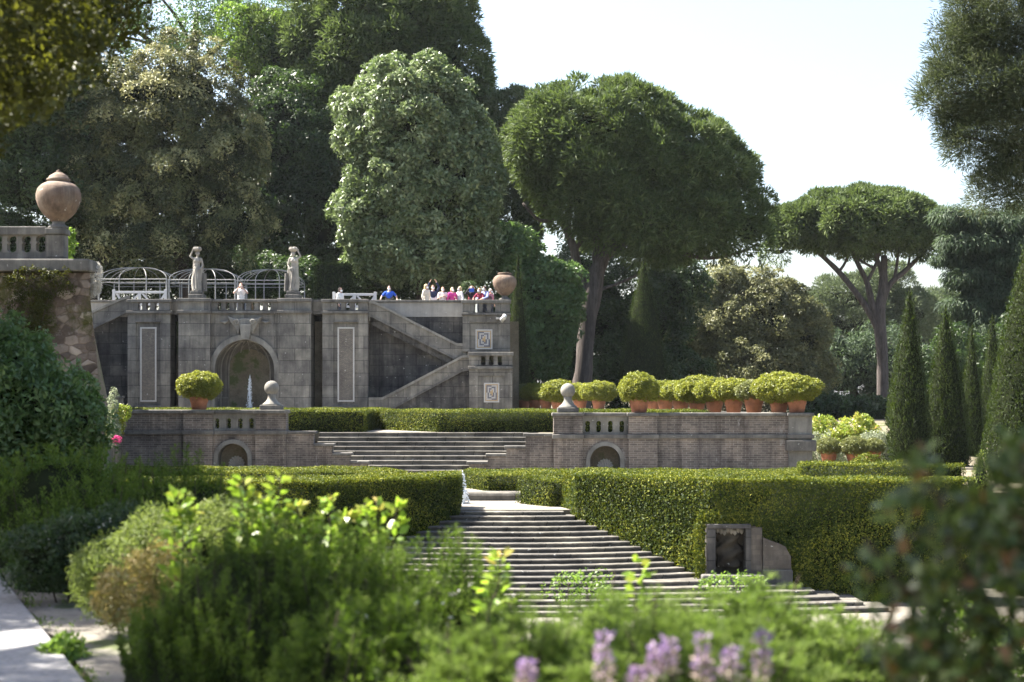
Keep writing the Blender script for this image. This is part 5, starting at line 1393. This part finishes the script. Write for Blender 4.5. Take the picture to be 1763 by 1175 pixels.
# ------------------------------------------------------------------ shrubs and foreground planting
def shrub(name, label, E, mat, seed, cr, nl, L, W, cover=1.0, core=True, amp=.18, up=.4, out=.9, droop=0, jitter=.6, cat='shrub', group=None, stems=5, base=None, bottom=.8, lo=.3, vr=.45):
    rng = np.random.default_rng(seed); rg = random.Random(seed)
    c = E[0][0]
    base = base or (c[0], c[1], gh(c[0], c[1]))
    t = thing(name, label, cat, base, 0, group)
    C, N, co = crown_points(rng, E, cr, cover, amp, .8, bottom)
    pos, d, nr, Ls, Ws, r = clump_leaves(rng, C, N, cr*rng.uniform(.75, 1.25, len(C)), nl, L, W, up=up, out=out, droop=droop, jitter=jitter, lo=lo, vr=vr)
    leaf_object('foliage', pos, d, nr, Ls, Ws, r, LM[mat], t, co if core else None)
    mb = MB(); Rs = max(.008, .03*E[0][1][0])
    for k in range(stems):
        cc, rr = E[k % len(E)]; a = rg.random()*6.28; q = .45
        mb = MB(); mb.tube(spline([(base[0]+.1*rr[0]*math.cos(a), base[1]+.1*rr[1]*math.sin(a), base[2]-.02), ((base[0]+cc[0])/2+.2*rr[0]*math.cos(a), (base[1]+cc[1])/2, (base[2]+cc[2])/2), (cc[0]+q*rr[0]*math.cos(a), cc[1]+q*rr[1]*math.sin(a), cc[2]+.3*rr[2])], 4), [Rs]*5+[Rs*.6]*4, 6)
        mb.build('stem', M['barkdark'], t, True)
    return t

def spires(name, label, cx, cy, rx, ry, ztop, mat, seed, nst, hs, nn, L, W, lean=(0, 0), spread=.25, cat='shrub', arch=0.0, falloff=.55, group=None, thick=.02, core=True, coremul=.72):
    """a bushy plant of upright or arching shoots, each clothed in narrow leaves"""
    rng = np.random.default_rng(seed)
    z0 = gh(cx, cy); H = min(ztop-z0, 1.0); ze = ztop-H
    t = thing(name, label, cat, (cx, cy, z0), 0, group)
    q = np.sqrt(rng.uniform(0, 1, nst)); a = rng.uniform(0, 6.283, nst)
    bx_, by_ = cx+rx*q*np.cos(a), cy+ry*q*np.sin(a)
    top = ze+H*(1-falloff*q**2)*rng.uniform(.70, 1.07, nst)
    hh = hs*rng.uniform(.6, 1.25, nst)
    dirv = np.stack([lean[0]+spread*q*np.cos(a)+.12*rng.normal(size=nst), lean[1]+spread*q*np.sin(a)+.12*rng.normal(size=nst), np.ones(nst)], 1); dirv = norm(dirv)
    u = rng.uniform(0, 1, (nst, nn))**.8
    p = np.stack([bx_, by_, top], 1)[:, None, :] - dirv[:, None, :]*(hh[:, None]*(1-u))[..., None]
    if arch:
        aa = rng.uniform(0, 6.283, nst); hv = np.stack([np.cos(aa), np.sin(aa)*.6, np.zeros(nst)], 1)
        p = p + hv[:, None, :]*(arch*hh[:, None]*u**1.7)[..., None] - np.array([0, 0, 1])*(arch*.55*hh[:, None]*u**2.6)[..., None]
    m = nst*nn
    g = rng.normal(size=(nst, nn, 3)); g[..., 2] *= .3; rad = norm(g)
    d = norm(dirv[:, None, :]*.75+rad*.75).reshape(m, 3)
    p = (p+rad*thick*.3).reshape(m, 3)
    nr = norm(np.cross(d, rng.normal(size=(m, 3))))
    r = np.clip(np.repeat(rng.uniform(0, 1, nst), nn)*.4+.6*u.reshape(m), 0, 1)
    cr_ = None
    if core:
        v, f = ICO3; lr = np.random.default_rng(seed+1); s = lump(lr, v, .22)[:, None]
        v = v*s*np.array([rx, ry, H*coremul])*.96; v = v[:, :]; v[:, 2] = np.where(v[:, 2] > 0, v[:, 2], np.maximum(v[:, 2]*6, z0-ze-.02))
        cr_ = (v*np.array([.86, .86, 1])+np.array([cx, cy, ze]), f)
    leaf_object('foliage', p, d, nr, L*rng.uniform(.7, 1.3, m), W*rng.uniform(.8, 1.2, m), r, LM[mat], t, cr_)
    st = MB()
    for k in range(0, min(nst, 40)):
        e = Vector((bx_[k], by_[k], top[k])); b = e-Vector(dirv[k])*float(hh[k])*1.4; b.z = max(b.z, z0-.02); st = MB() if k == 0 else st
        st.tube([b, e], [.006, .003], 4)
    tag(st.build('stem', M['barkdark'], t), kind='stuff')
    return t
# by the terrace
shrub('photinia', 'yellow-green shrub with reddish tips behind the ground pots, tallest of that bank', [((X(1478, 74), 74, Z(745, 74)), (.75, .7, .55)), ((X(1440, 74), 74, Z(760, 74)), (.6, .6, .5)), ((X(1505, 74), 74.2, Z(765, 74)), (.5, .5, .4)), ((X(1420, 74), 74.5, Z(740, 74)), (.5, .5, .4)), ((X(1480, 74), 74, -2.1), (1.2, .8, .6))], 'photinia', 81, .22, 34, .13, .06, core=False, cover=1.3, amp=.3)
shrub('silver_shrub', 'grey-green silvery shrub beside the end pier of the brick wall', [((X(1410, 72), 72.2, Z(775, 72)), (.6, .6, .55)), ((X(1425, 72), 72.6, Z(790, 72)), (.9, .6, .5))], 'silver', 82, .2, 30, .10, .045, core=False, cover=.8, amp=.3)
shrub('silver_shrub', 'grey-green silvery shrub between the reddish shrub and first cypress cone', [((X(1512, 72), 72, Z(768, 72)), (.5, .5, .5)), ((X(1490, 72), 72.5, Z(785, 72)), (.7, .5, .5)), ((X(1525, 72), 72, Z(790, 72)), (.4, .4, .5))], 'silver', 83, .2, 34, .10, .045, core=True, cover=1.0, amp=.3)
shrub('climbing_rose', 'pale flowering climber at the foot of the rubble wall corner', [((X(191, 44), 44.2, Z(700, 44)), (.10, .15, .42)), ((X(195, 44), 44.1, Z(745, 44)), (.13, .15, .35))], 'silver', 84, .07, 16, .05, .03, core=False, cover=.8, stems=3)
shrub('climbing_rose', 'leafy yellowish climber against the left end of the brick terrace', [((X(206, 44.3), 44.4, Z(712, 44.3)), (.22, .2, .18)), ((X(197, 44.3), 44.4, Z(735, 44.3)), (.16, .2, .25))], 'photinia', 85, .07, 16, .06, .03, core=False, cover=.8, stems=3)
shrub('pink_flower', 'small bright pink blossom beside the left terrace wall', [((X(201, 42), 42, Z(758, 42)), (.07, .06, .08))], 'pinkfl', 86, .035, 14, .03, .02, core=False, cat='flower', stems=2)
shrub('hanging_plant', 'pale pink tufted plant hanging at the rubble wall corner under the coping', [((X(163, 46.6), 46.7, Z(478, 46.6)), (.13, .2, .33)), ((X(160, 46.6), 46.8, Z(495, 46.6)), (.12, .2, .25))], 'whitefl', 87, .06, 18, .05, .02, core=False, stems=2, base=(X(158, 46.6), 47.0, Z(500, 46.6)))
shrub('sapling', 'bright lime sapling beside the left urn pier', [((X(116, 47.6), 47.7, Z(425, 47.6)), (.12, .15, .42)), ((X(112, 47.6), 47.8, Z(405, 47.6)), (.08, .1, .16))], 'lime', 88, .1, 14, .11, .06, core=False, cover=.8, stems=2, base=(X(114, 47.6), 47.7, 3.5))
shrub('wall_ivy', 'mossy ivy patch hanging on the face of the rubble wall', [((lx(75), YL-.28, lz(490)), (.85, .10, .38)), ((lx(55), YL-.36, lz(545)), (.6, .10, .6)), ((lx(25), YL-.42, lz(590)), (.5, .1, .5))], 'brownoak', 89, .1, 18, .055, .032, core=False, cover=.75, stems=3, base=(lx(60), YL-.5, lz(640)))
shrub('sapling', 'light green sapling in front of the fan steps, left of the pair', [((X(975, 20), 20, Z(1012, 20)), (.20, .2, .14)), ((X(1010, 20), 20, Z(1002, 20)), (.2, .2, .13)), ((X(1035, 20), 20, Z(1020, 20)), (.12, .15, .12))], 'lime', 90, .055, 5, .045, .024, core=False, cover=.45, stems=5, amp=.3)
shrub('sapling', 'light green sapling in front of the mask fountain steps, right of the pair', [((X(1225, 21), 21, Z(1015, 21)), (.2, .2, .14)), ((X(1265, 21), 21, Z(1008, 21)), (.2, .2, .15)), ((X(1300, 21), 21, Z(1008, 21)), (.12, .15, .10))], 'lime', 91, .055, 5, .045, .024, core=False, cover=.4, stems=5, amp=.3)
# left bank
shrub('oleander', 'large dark rounded bush below the rubble wall, sunlit along its right side', [((X(25, 24), 24, Z(715, 24)), (.92, .9, .80)), ((X(112, 24), 24, Z(738, 24)), (.5, .6, .42)), ((X(-40, 24), 24.2, Z(690, 24)), (.9, .9, 1.0)), ((X(40, 24), 24, Z(800, 24)), (1.05, .8, .75)), ((X(10, 24), 24, Z(640, 24)), (.5, .6, .4))], 'decid', 92, .17, 34, .10, .042, amp=.2, cover=1.1)
spires('rosemary', 'dark upright rosemary in the shade left of the path bank', X(120, 17.5), 17.5, 1.25, 1.2, Z(765, 17.5), 'rose', 93, 520, .45, 44, .045, .010)
spires('rosemary', 'upright rosemary with sunlit tips in front of the left brick wall', X(305, 16), 16, .75, .8, Z(775, 16), 'rose', 94, 330, .42, 44, .042, .009)
spires('rosemary', 'pale-tipped rosemary clump at the foot of the dark left bush', X(180, 15.2), 15.2, .95, .7, Z(815, 15.2), 'rose', 95, 380, .34, 40, .04, .009)
shrub('juniper', 'light green feathery juniper leaning over the gravel strip', [((X(310, 12.4), 12.4, Z(950, 12.4)), (.48, .5, .27)), ((X(235, 12.4), 12.2, Z(985, 12.4)), (.34, .4, .27)), ((X(400, 12.4), 12.6, Z(935, 12.4)), (.38, .4, .22)), ((X(290, 12.4), 12.3, Z(1015, 12.4)), (.5, .45, .28))], 'juniper', 96, .10, 40, .055, .010, up=.5, out=1.0, amp=.22)
shrub('russet_plant', 'russet tan sprigs at the edge of the dark big rosemary', [((X(225, 10.6), 10.6, Z(1020, 10.6)), (.17, .2, .16)), ((X(265, 10.6), 10.7, Z(985, 10.6)), (.14, .2, .12)), ((X(200, 10.6), 10.6, Z(1040, 10.6)), (.12, .15, .1))], 'tan', 97, .06, 15, .04, .014, core=False, cover=1.0, amp=.25)
shrub('daisy_patch', 'dark low plant dotted with tiny white flowers beside the path', [((X(130, 14), 14, Z(945, 14)), (.42, .45, .22)), ((X(200, 14), 14.2, Z(930, 14)), (.35, .4, .2)), ((X(90, 14), 13.9, Z(965, 14)), (.3, .4, .2))], 'dark', 98, .08, 30, .045, .014, amp=.2)
rngF = np.random.default_rng(5)
# big rosemary in front, left of centre
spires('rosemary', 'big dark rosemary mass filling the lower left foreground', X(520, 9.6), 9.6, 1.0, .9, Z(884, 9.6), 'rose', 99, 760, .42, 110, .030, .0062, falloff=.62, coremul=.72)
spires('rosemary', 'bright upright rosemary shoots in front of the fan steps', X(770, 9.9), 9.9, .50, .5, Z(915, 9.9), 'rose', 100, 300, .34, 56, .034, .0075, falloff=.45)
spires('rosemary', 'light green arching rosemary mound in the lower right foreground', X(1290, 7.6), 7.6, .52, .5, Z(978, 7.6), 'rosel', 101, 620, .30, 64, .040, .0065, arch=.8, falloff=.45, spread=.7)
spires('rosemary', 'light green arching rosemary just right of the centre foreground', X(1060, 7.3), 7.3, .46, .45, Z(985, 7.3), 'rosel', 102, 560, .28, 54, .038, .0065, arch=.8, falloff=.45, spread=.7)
spires('rosemary', 'arching rosemary at the foot of the dark rose bush', X(1450, 7.9), 7.9, .42, .4, Z(1032, 7.9), 'rosel', 107, 460, .28, 54, .038, .0065, arch=.8, falloff=.45, spread=.7)
spires('rosemary', 'fresh green low rosemary at the bottom centre edge', X(860, 6.3), 6.3, .42, .35, Z(1030, 6.3), 'rosel', 103, 460, .2, 56, .034, .006, arch=.6, falloff=.4, spread=.5)
spires('rosemary', 'low bright rosemary behind the purple sage spikes', X(1180, 6.0), 6.0, .55, .3, Z(1020, 6.0), 'rosel', 108, 520, .2, 56, .034, .006, arch=.7, falloff=.4, spread=.6)
spires('rosemary', 'dark low rosemary between the big mass and the centre mound', X(640, 7.6), 7.6, .5, .5, Z(1000, 7.6), 'rose', 104, 420, .26, 50, .032, .007, arch=.3, falloff=.5)
# rose shoots rising behind the rosemary
def shoot(label, px, pytop, Y, seed, n=34, L=.072, tall=.55, bend=.06, mat='twig', group='leafy rose shoots'):
    rng = np.random.default_rng(seed); x, zt_ = X(px, Y), Z(pytop, Y); zg = gh(x, Y)
    t = thing('rose_shoot', label, 'plant', (x, Y, zg), 0, group)
    b = np.array([x-bend, Y, zt_-tall]); e = np.array([x, Y, zt_])
    pts = spline([(x-bend*1.4, Y, zg), tuple(b), tuple((b+e)/2+np.array([.02, 0, 0])), tuple(e)], 4)
    MB().tube(pts, list(np.linspace(.008, .003, len(pts))), 6).build('stem', M['barkdark'], t, True)
    u = rng.uniform(0, 1, n); p = b+(e-b)*u[:, None]; a = rng.uniform(0, 6.28, n)
    side = np.stack([np.cos(a), np.sin(a), np.zeros(n)], 1)
    p = p+side*(.02+.05*(1-u))[:, None]*rng.uniform(.3, 1.4, (n, 1))
    d = norm(side+np.array([0, 0, .5])+.3*rng.normal(size=(n, 3))); nr = norm(np.array([0, 0, 1])+.7*rng.normal(size=(n, 3)))
    leaf_object('leaves', p, d, nr, L*rng.uniform(.7, 1.25, n), L*.62*rng.uniform(.8, 1.2, n), np.clip(rng.uniform(0, .75, n)+.3*(u > .85), 0, 1), LM[mat], t)
for i, (px, py, lab) in enumerate(((418, 838, 'leftmost tall leafy rose shoot above the dark rosemary'), (452, 868, 'short rose shoot with shiny leaves right of the tallest pair'), (483, 834, 'tallest leafy rose shoot with reddish tip above the dark rosemary'), (512, 880, 'leafy rose shoot leaning right behind the dark rosemary'), (566, 872, 'leafy rose shoot in the middle with rounded bright leaves'), (592, 900, 'low rose shoot just right of the middle bright one'), (628, 880, 'yellowish leafy rose shoot before the left tall hedge'), (648, 878, 'upright rose shoot before the left tall hedge, last but one'), (682, 880, 'thin pinkish rose shoot at the left edge of the fan steps'), (305, 848, 'yellow rose shoot rising above the juniper'), (325, 878, 'pale rose shoot close above the juniper'), (862, 958, 'thin green shoot rising before the middle of the fan steps'), (1098, 968, 'single thin green shoot before the right side of the fan steps'))):
    shoot(lab, px, py-(14 if px > 400 and px < 700 else 0), 10.2 if px < 700 else 9.2, 200+i, n=80 if px < 600 else 46, tall=.34 if px > 800 else .5, bend=.05*((i % 3)-1)+.02)
# sage flower spikes at the bottom edge
for i, (px, py, h, lab) in enumerate(((907, 1135, .10, 'small faded sage spike, leftmost at the bottom edge'), (1040, 1092, .17, 'tall purple sage spike, left of the bottom group'), (1128, 1112, .14, 'broad purple sage spike left of the twin spikes'), (1152, 1100, .12, 'purple sage spike of the close pair, the paler'), (1210, 1090, .16, 'tall purple sage spike in the middle of the bottom group'), (1258, 1112, .12, 'thick violet sage spike with rounded head'), (1312, 1085, .17, 'yellowish sage spike with violet tip, rightmost'), (1098, 1150, .07, 'low pale violet sage spike at the very bottom'))):
    Y = 5.3; x, zt_ = X(px, Y), Z(py, Y); zg = gh(x, Y); rng = np.random.default_rng(300+i)
    t = thing('sage_spike', lab, 'flower', (x, Y, zg), 0, 'sage flower spikes')
    MB().tube([(x+.02, Y, zg), (x+.01, Y, (zg+zt_)/2), (x, Y, zt_)], [.006, .005, .003], 6).build('stem', M['barkdark'], t, True)
    n = 120; u = (np.floor(rng.uniform(0, 1, n)*6)+.5+.30*rng.normal(size=n))/6; u = np.clip(u, 0, 1)
    a = rng.uniform(0, 6.28, n); q = (.030-.014*u)*(.3+.8*rng.uniform(0, 1, n))
    p = np.stack([x+q*np.cos(a), Y+q*np.sin(a), zt_-h*(1-u)], 1); d = norm(np.stack([np.cos(a), np.sin(a), np.full(n, .4)], 1)+.4*rng.normal(size=(n, 3)))
    leaf_object('flowers', p, d, norm(rng.normal(size=(n, 3))), .020*rng.uniform(.6, 1.4, n), .012, np.clip((1-u)*.55+rng.uniform(0, .5, n), 0, 1), LM['flower'], t)
    n = 26; a = rng.uniform(0, 6.28, n); p = np.stack([x+.01*np.cos(a), Y+.01*np.sin(a), zt_-h*1.05-rng.uniform(0, .25, n)], 1)
    leaf_object('leaves', p, norm(np.stack([np.cos(a), np.sin(a), np.full(n, .5)], 1)), norm(rng.normal(size=(n, 3))), .05, .018, rng.uniform(0, 1, n), LM['rosel'], t)
# dark rose bush at the right edge, close to the lens
def bigleaf(name, label, E, mat, seed, n, L, W, twigs):
    rng = np.random.default_rng(seed); rg = random.Random(seed)
    c = E[0][0]; zg = gh(c[0], c[1]); t = thing(name, label, 'shrub', (c[0], c[1], zg), 0)
    P_ = []
    wts = np.array([e[2] for e in E], float); wts /= wts.sum()
    for (cc, rr, w_), k in zip(E, (wts*n).astype(int)):
        P_.append(np.array(cc)+rand_dirs(rng, k)*np.array(rr)*rng.uniform(.1, 1, (k, 1))**.45)
    P_ = np.concatenate(P_); m = len(P_)
    d = norm(rng.normal(size=(m, 3))+np.array([0, -.1, .25])); nr = norm(np.array([-.1, -.2, 1])+.8*rng.normal(size=(m, 3)))
    leaf_object('leaves', P_, d, nr, L*rng.uniform(.6, 1.3, m), W*rng.uniform(.7, 1.2, m), np.where(rng.uniform(size=m) < .06, 1.0, rng.uniform(0, .72, m)), LM[mat], t)
    for tw in twigs:
        MB().tube(spline(tw, 5), [.007]*2+[.004]*(5*(len(tw)-1)-1), 6).build('twig', M['barkdark'], t, True)
YB = 3.9
def B(px, py, dy=0): return (X(px, YB+dy), YB+dy, Z(py, YB+dy))
bigleaf('rose_bush', 'dark blurred rose bush close at the right edge with reddish leaf tips',
        [(B(1740, 1010), (.13, .26, .22), 4), (B(1660, 1090), (.15, .26, .12), 3), (B(1580, 1120), (.11, .25, .07), 1.8), (B(1715, 880), (.09, .2, .10), 1.3), (B(1640, 900), (.09, .2, .09), .6), (B(1590, 810), (.05, .1, .06), .32), (B(1560, 880), (.07, .12, .07), .38), (B(1760, 790), (.07, .15, .07), .6), (B(1800, 930), (.15, .25, .25), 4), (B(1510, 1000), (.06, .12, .07), .35), (B(1590, 1000), (.09, .2, .09), .9), (B(1700, 1180), (.25, .3, .10), 4)],
        'bush', 400, 2100, .046, .028,
        [[(1.1, 3.9, -1.65), B(1720, 1150), B(1650, 960), B(1580, 770)], [(1.1, 3.9, -1.65), B(1740, 1100), B(1755, 900), B(1762, 760)], [(1.0, 3.9, -1.65), B(1640, 1150), B(1540, 1000), B(1490, 930)], [(1.1, 3.9, -1.65), B(1690, 1100), B(1640, 990), B(1620, 850)]])
shrub('green_shrub', 'bright small-leaved shrub low behind the dark rose bush', [((X(1690, 11), 11, Z(1120, 11)), (.3, .3, .22)), ((X(1740, 11), 11, Z(1150, 11)), (.3, .3, .22)), ((X(1640, 11), 11, Z(1085, 11)), (.12, .2, .12))], 'lime', 105, .07, 12, .045, .026, core=False, cover=.8, amp=.3)
shrub('lime_tuft', 'small lime green tuft growing between path and gravel', [((X(108, 11), 11, Z(1125, 11)), (.10, .12, .06)), ((X(125, 11), 11, Z(1135, 11)), (.06, .1, .05))], 'lime', 106, .05, 14, .06, .022, core=False, cat='plant', stems=2)
# low cover over the bank and weeds on the gravel
rng = np.random.default_rng(501); n = 26000
gx = rng.uniform(-3.5, 4.5, n); gy = rng.uniform(4.5, 26, n); keep = gx > path_line(gy)+1.2
gx, gy = gx[keep], gy[keep]; n = len(gx)
gz = np.array([gh(a, b) for a, b in zip(gx, gy)])+rng.uniform(0, .10, n)
d = norm(rng.normal(size=(n, 3))*.6+np.array([0, 0, .9]))
tag(leaf_object('ground_cover', np.stack([gx, gy, gz], 1), d, norm(rng.normal(size=(n, 3))), .10*rng.uniform(.5, 1.5, n), .022, rng.uniform(0, 1, n), LM['rosel']), kind='stuff')
n = 2600; gy = rng.uniform(8, 20, n); gx = path_line(gy)+np.where(rng.uniform(size=n) < .5, rng.normal(.05, .05, n), rng.uniform(.0, 1.3, n)); k = np.sin(gx*9+gy*3)+np.sin(gy*5.1) > .6
gx, gy = gx[k], gy[k]; n = len(gx)
tag(leaf_object('weeds', np.stack([gx, gy, np.full(n, -1.64)], 1), norm(rng.normal(size=(n, 3))*.7+np.array([0, 0, .8])), norm(rng.normal(size=(n, 3))), .05*rng.uniform(.5, 1.4, n), .012, rng.uniform(0, 1, n), LM['lawn']), kind='stuff')
# daisies among the foreground planting
n = 26; k = rng.integers(0, 2, n); px = np.where(k == 0, rng.uniform(600, 1100, n), rng.uniform(80, 200, n)); Yd = np.where(k == 0, rng.uniform(8.2, 9.2, n), 13.6)
py = np.where(k == 0, rng.uniform(1005, 1090, n), rng.uniform(890, 985, n))
P_ = np.stack([(px-CX)/F*Yd, Yd, (YH-py)/F*Yd], 1)
tag(leaf_object('daisies', np.repeat(P_, 3, 0)+rng.normal(size=(3*n, 3))*.006, rand_dirs(rng, 3*n), norm(rng.normal(size=(3*n, 3))+np.array([0, -1, 1])), .013, .011, rng.uniform(0, 1, 3*n), LM['whitefl']), kind='stuff')

# ------------------------------------------------------------------ sunlit air over the far garden
hm = bpy.data.materials.new('garden_air'); hm.use_nodes = True; hm.node_tree.nodes.clear()
ho = hm.node_tree.nodes.new('ShaderNodeOutputMaterial'); hv = hm.node_tree.nodes.new('ShaderNodeVolumePrincipled')
hv.inputs['Color'].default_value = (.86, .92, 1.0, 1); hv.inputs['Density'].default_value = .00006; hv.inputs['Anisotropy'].default_value = .3
hm.node_tree.links.new(hv.outputs[0], ho.inputs['Volume'])
tag(MB().box(-1600, 1600, -320, 3600, -7, 60).build('haze', hm), kind='stuff')
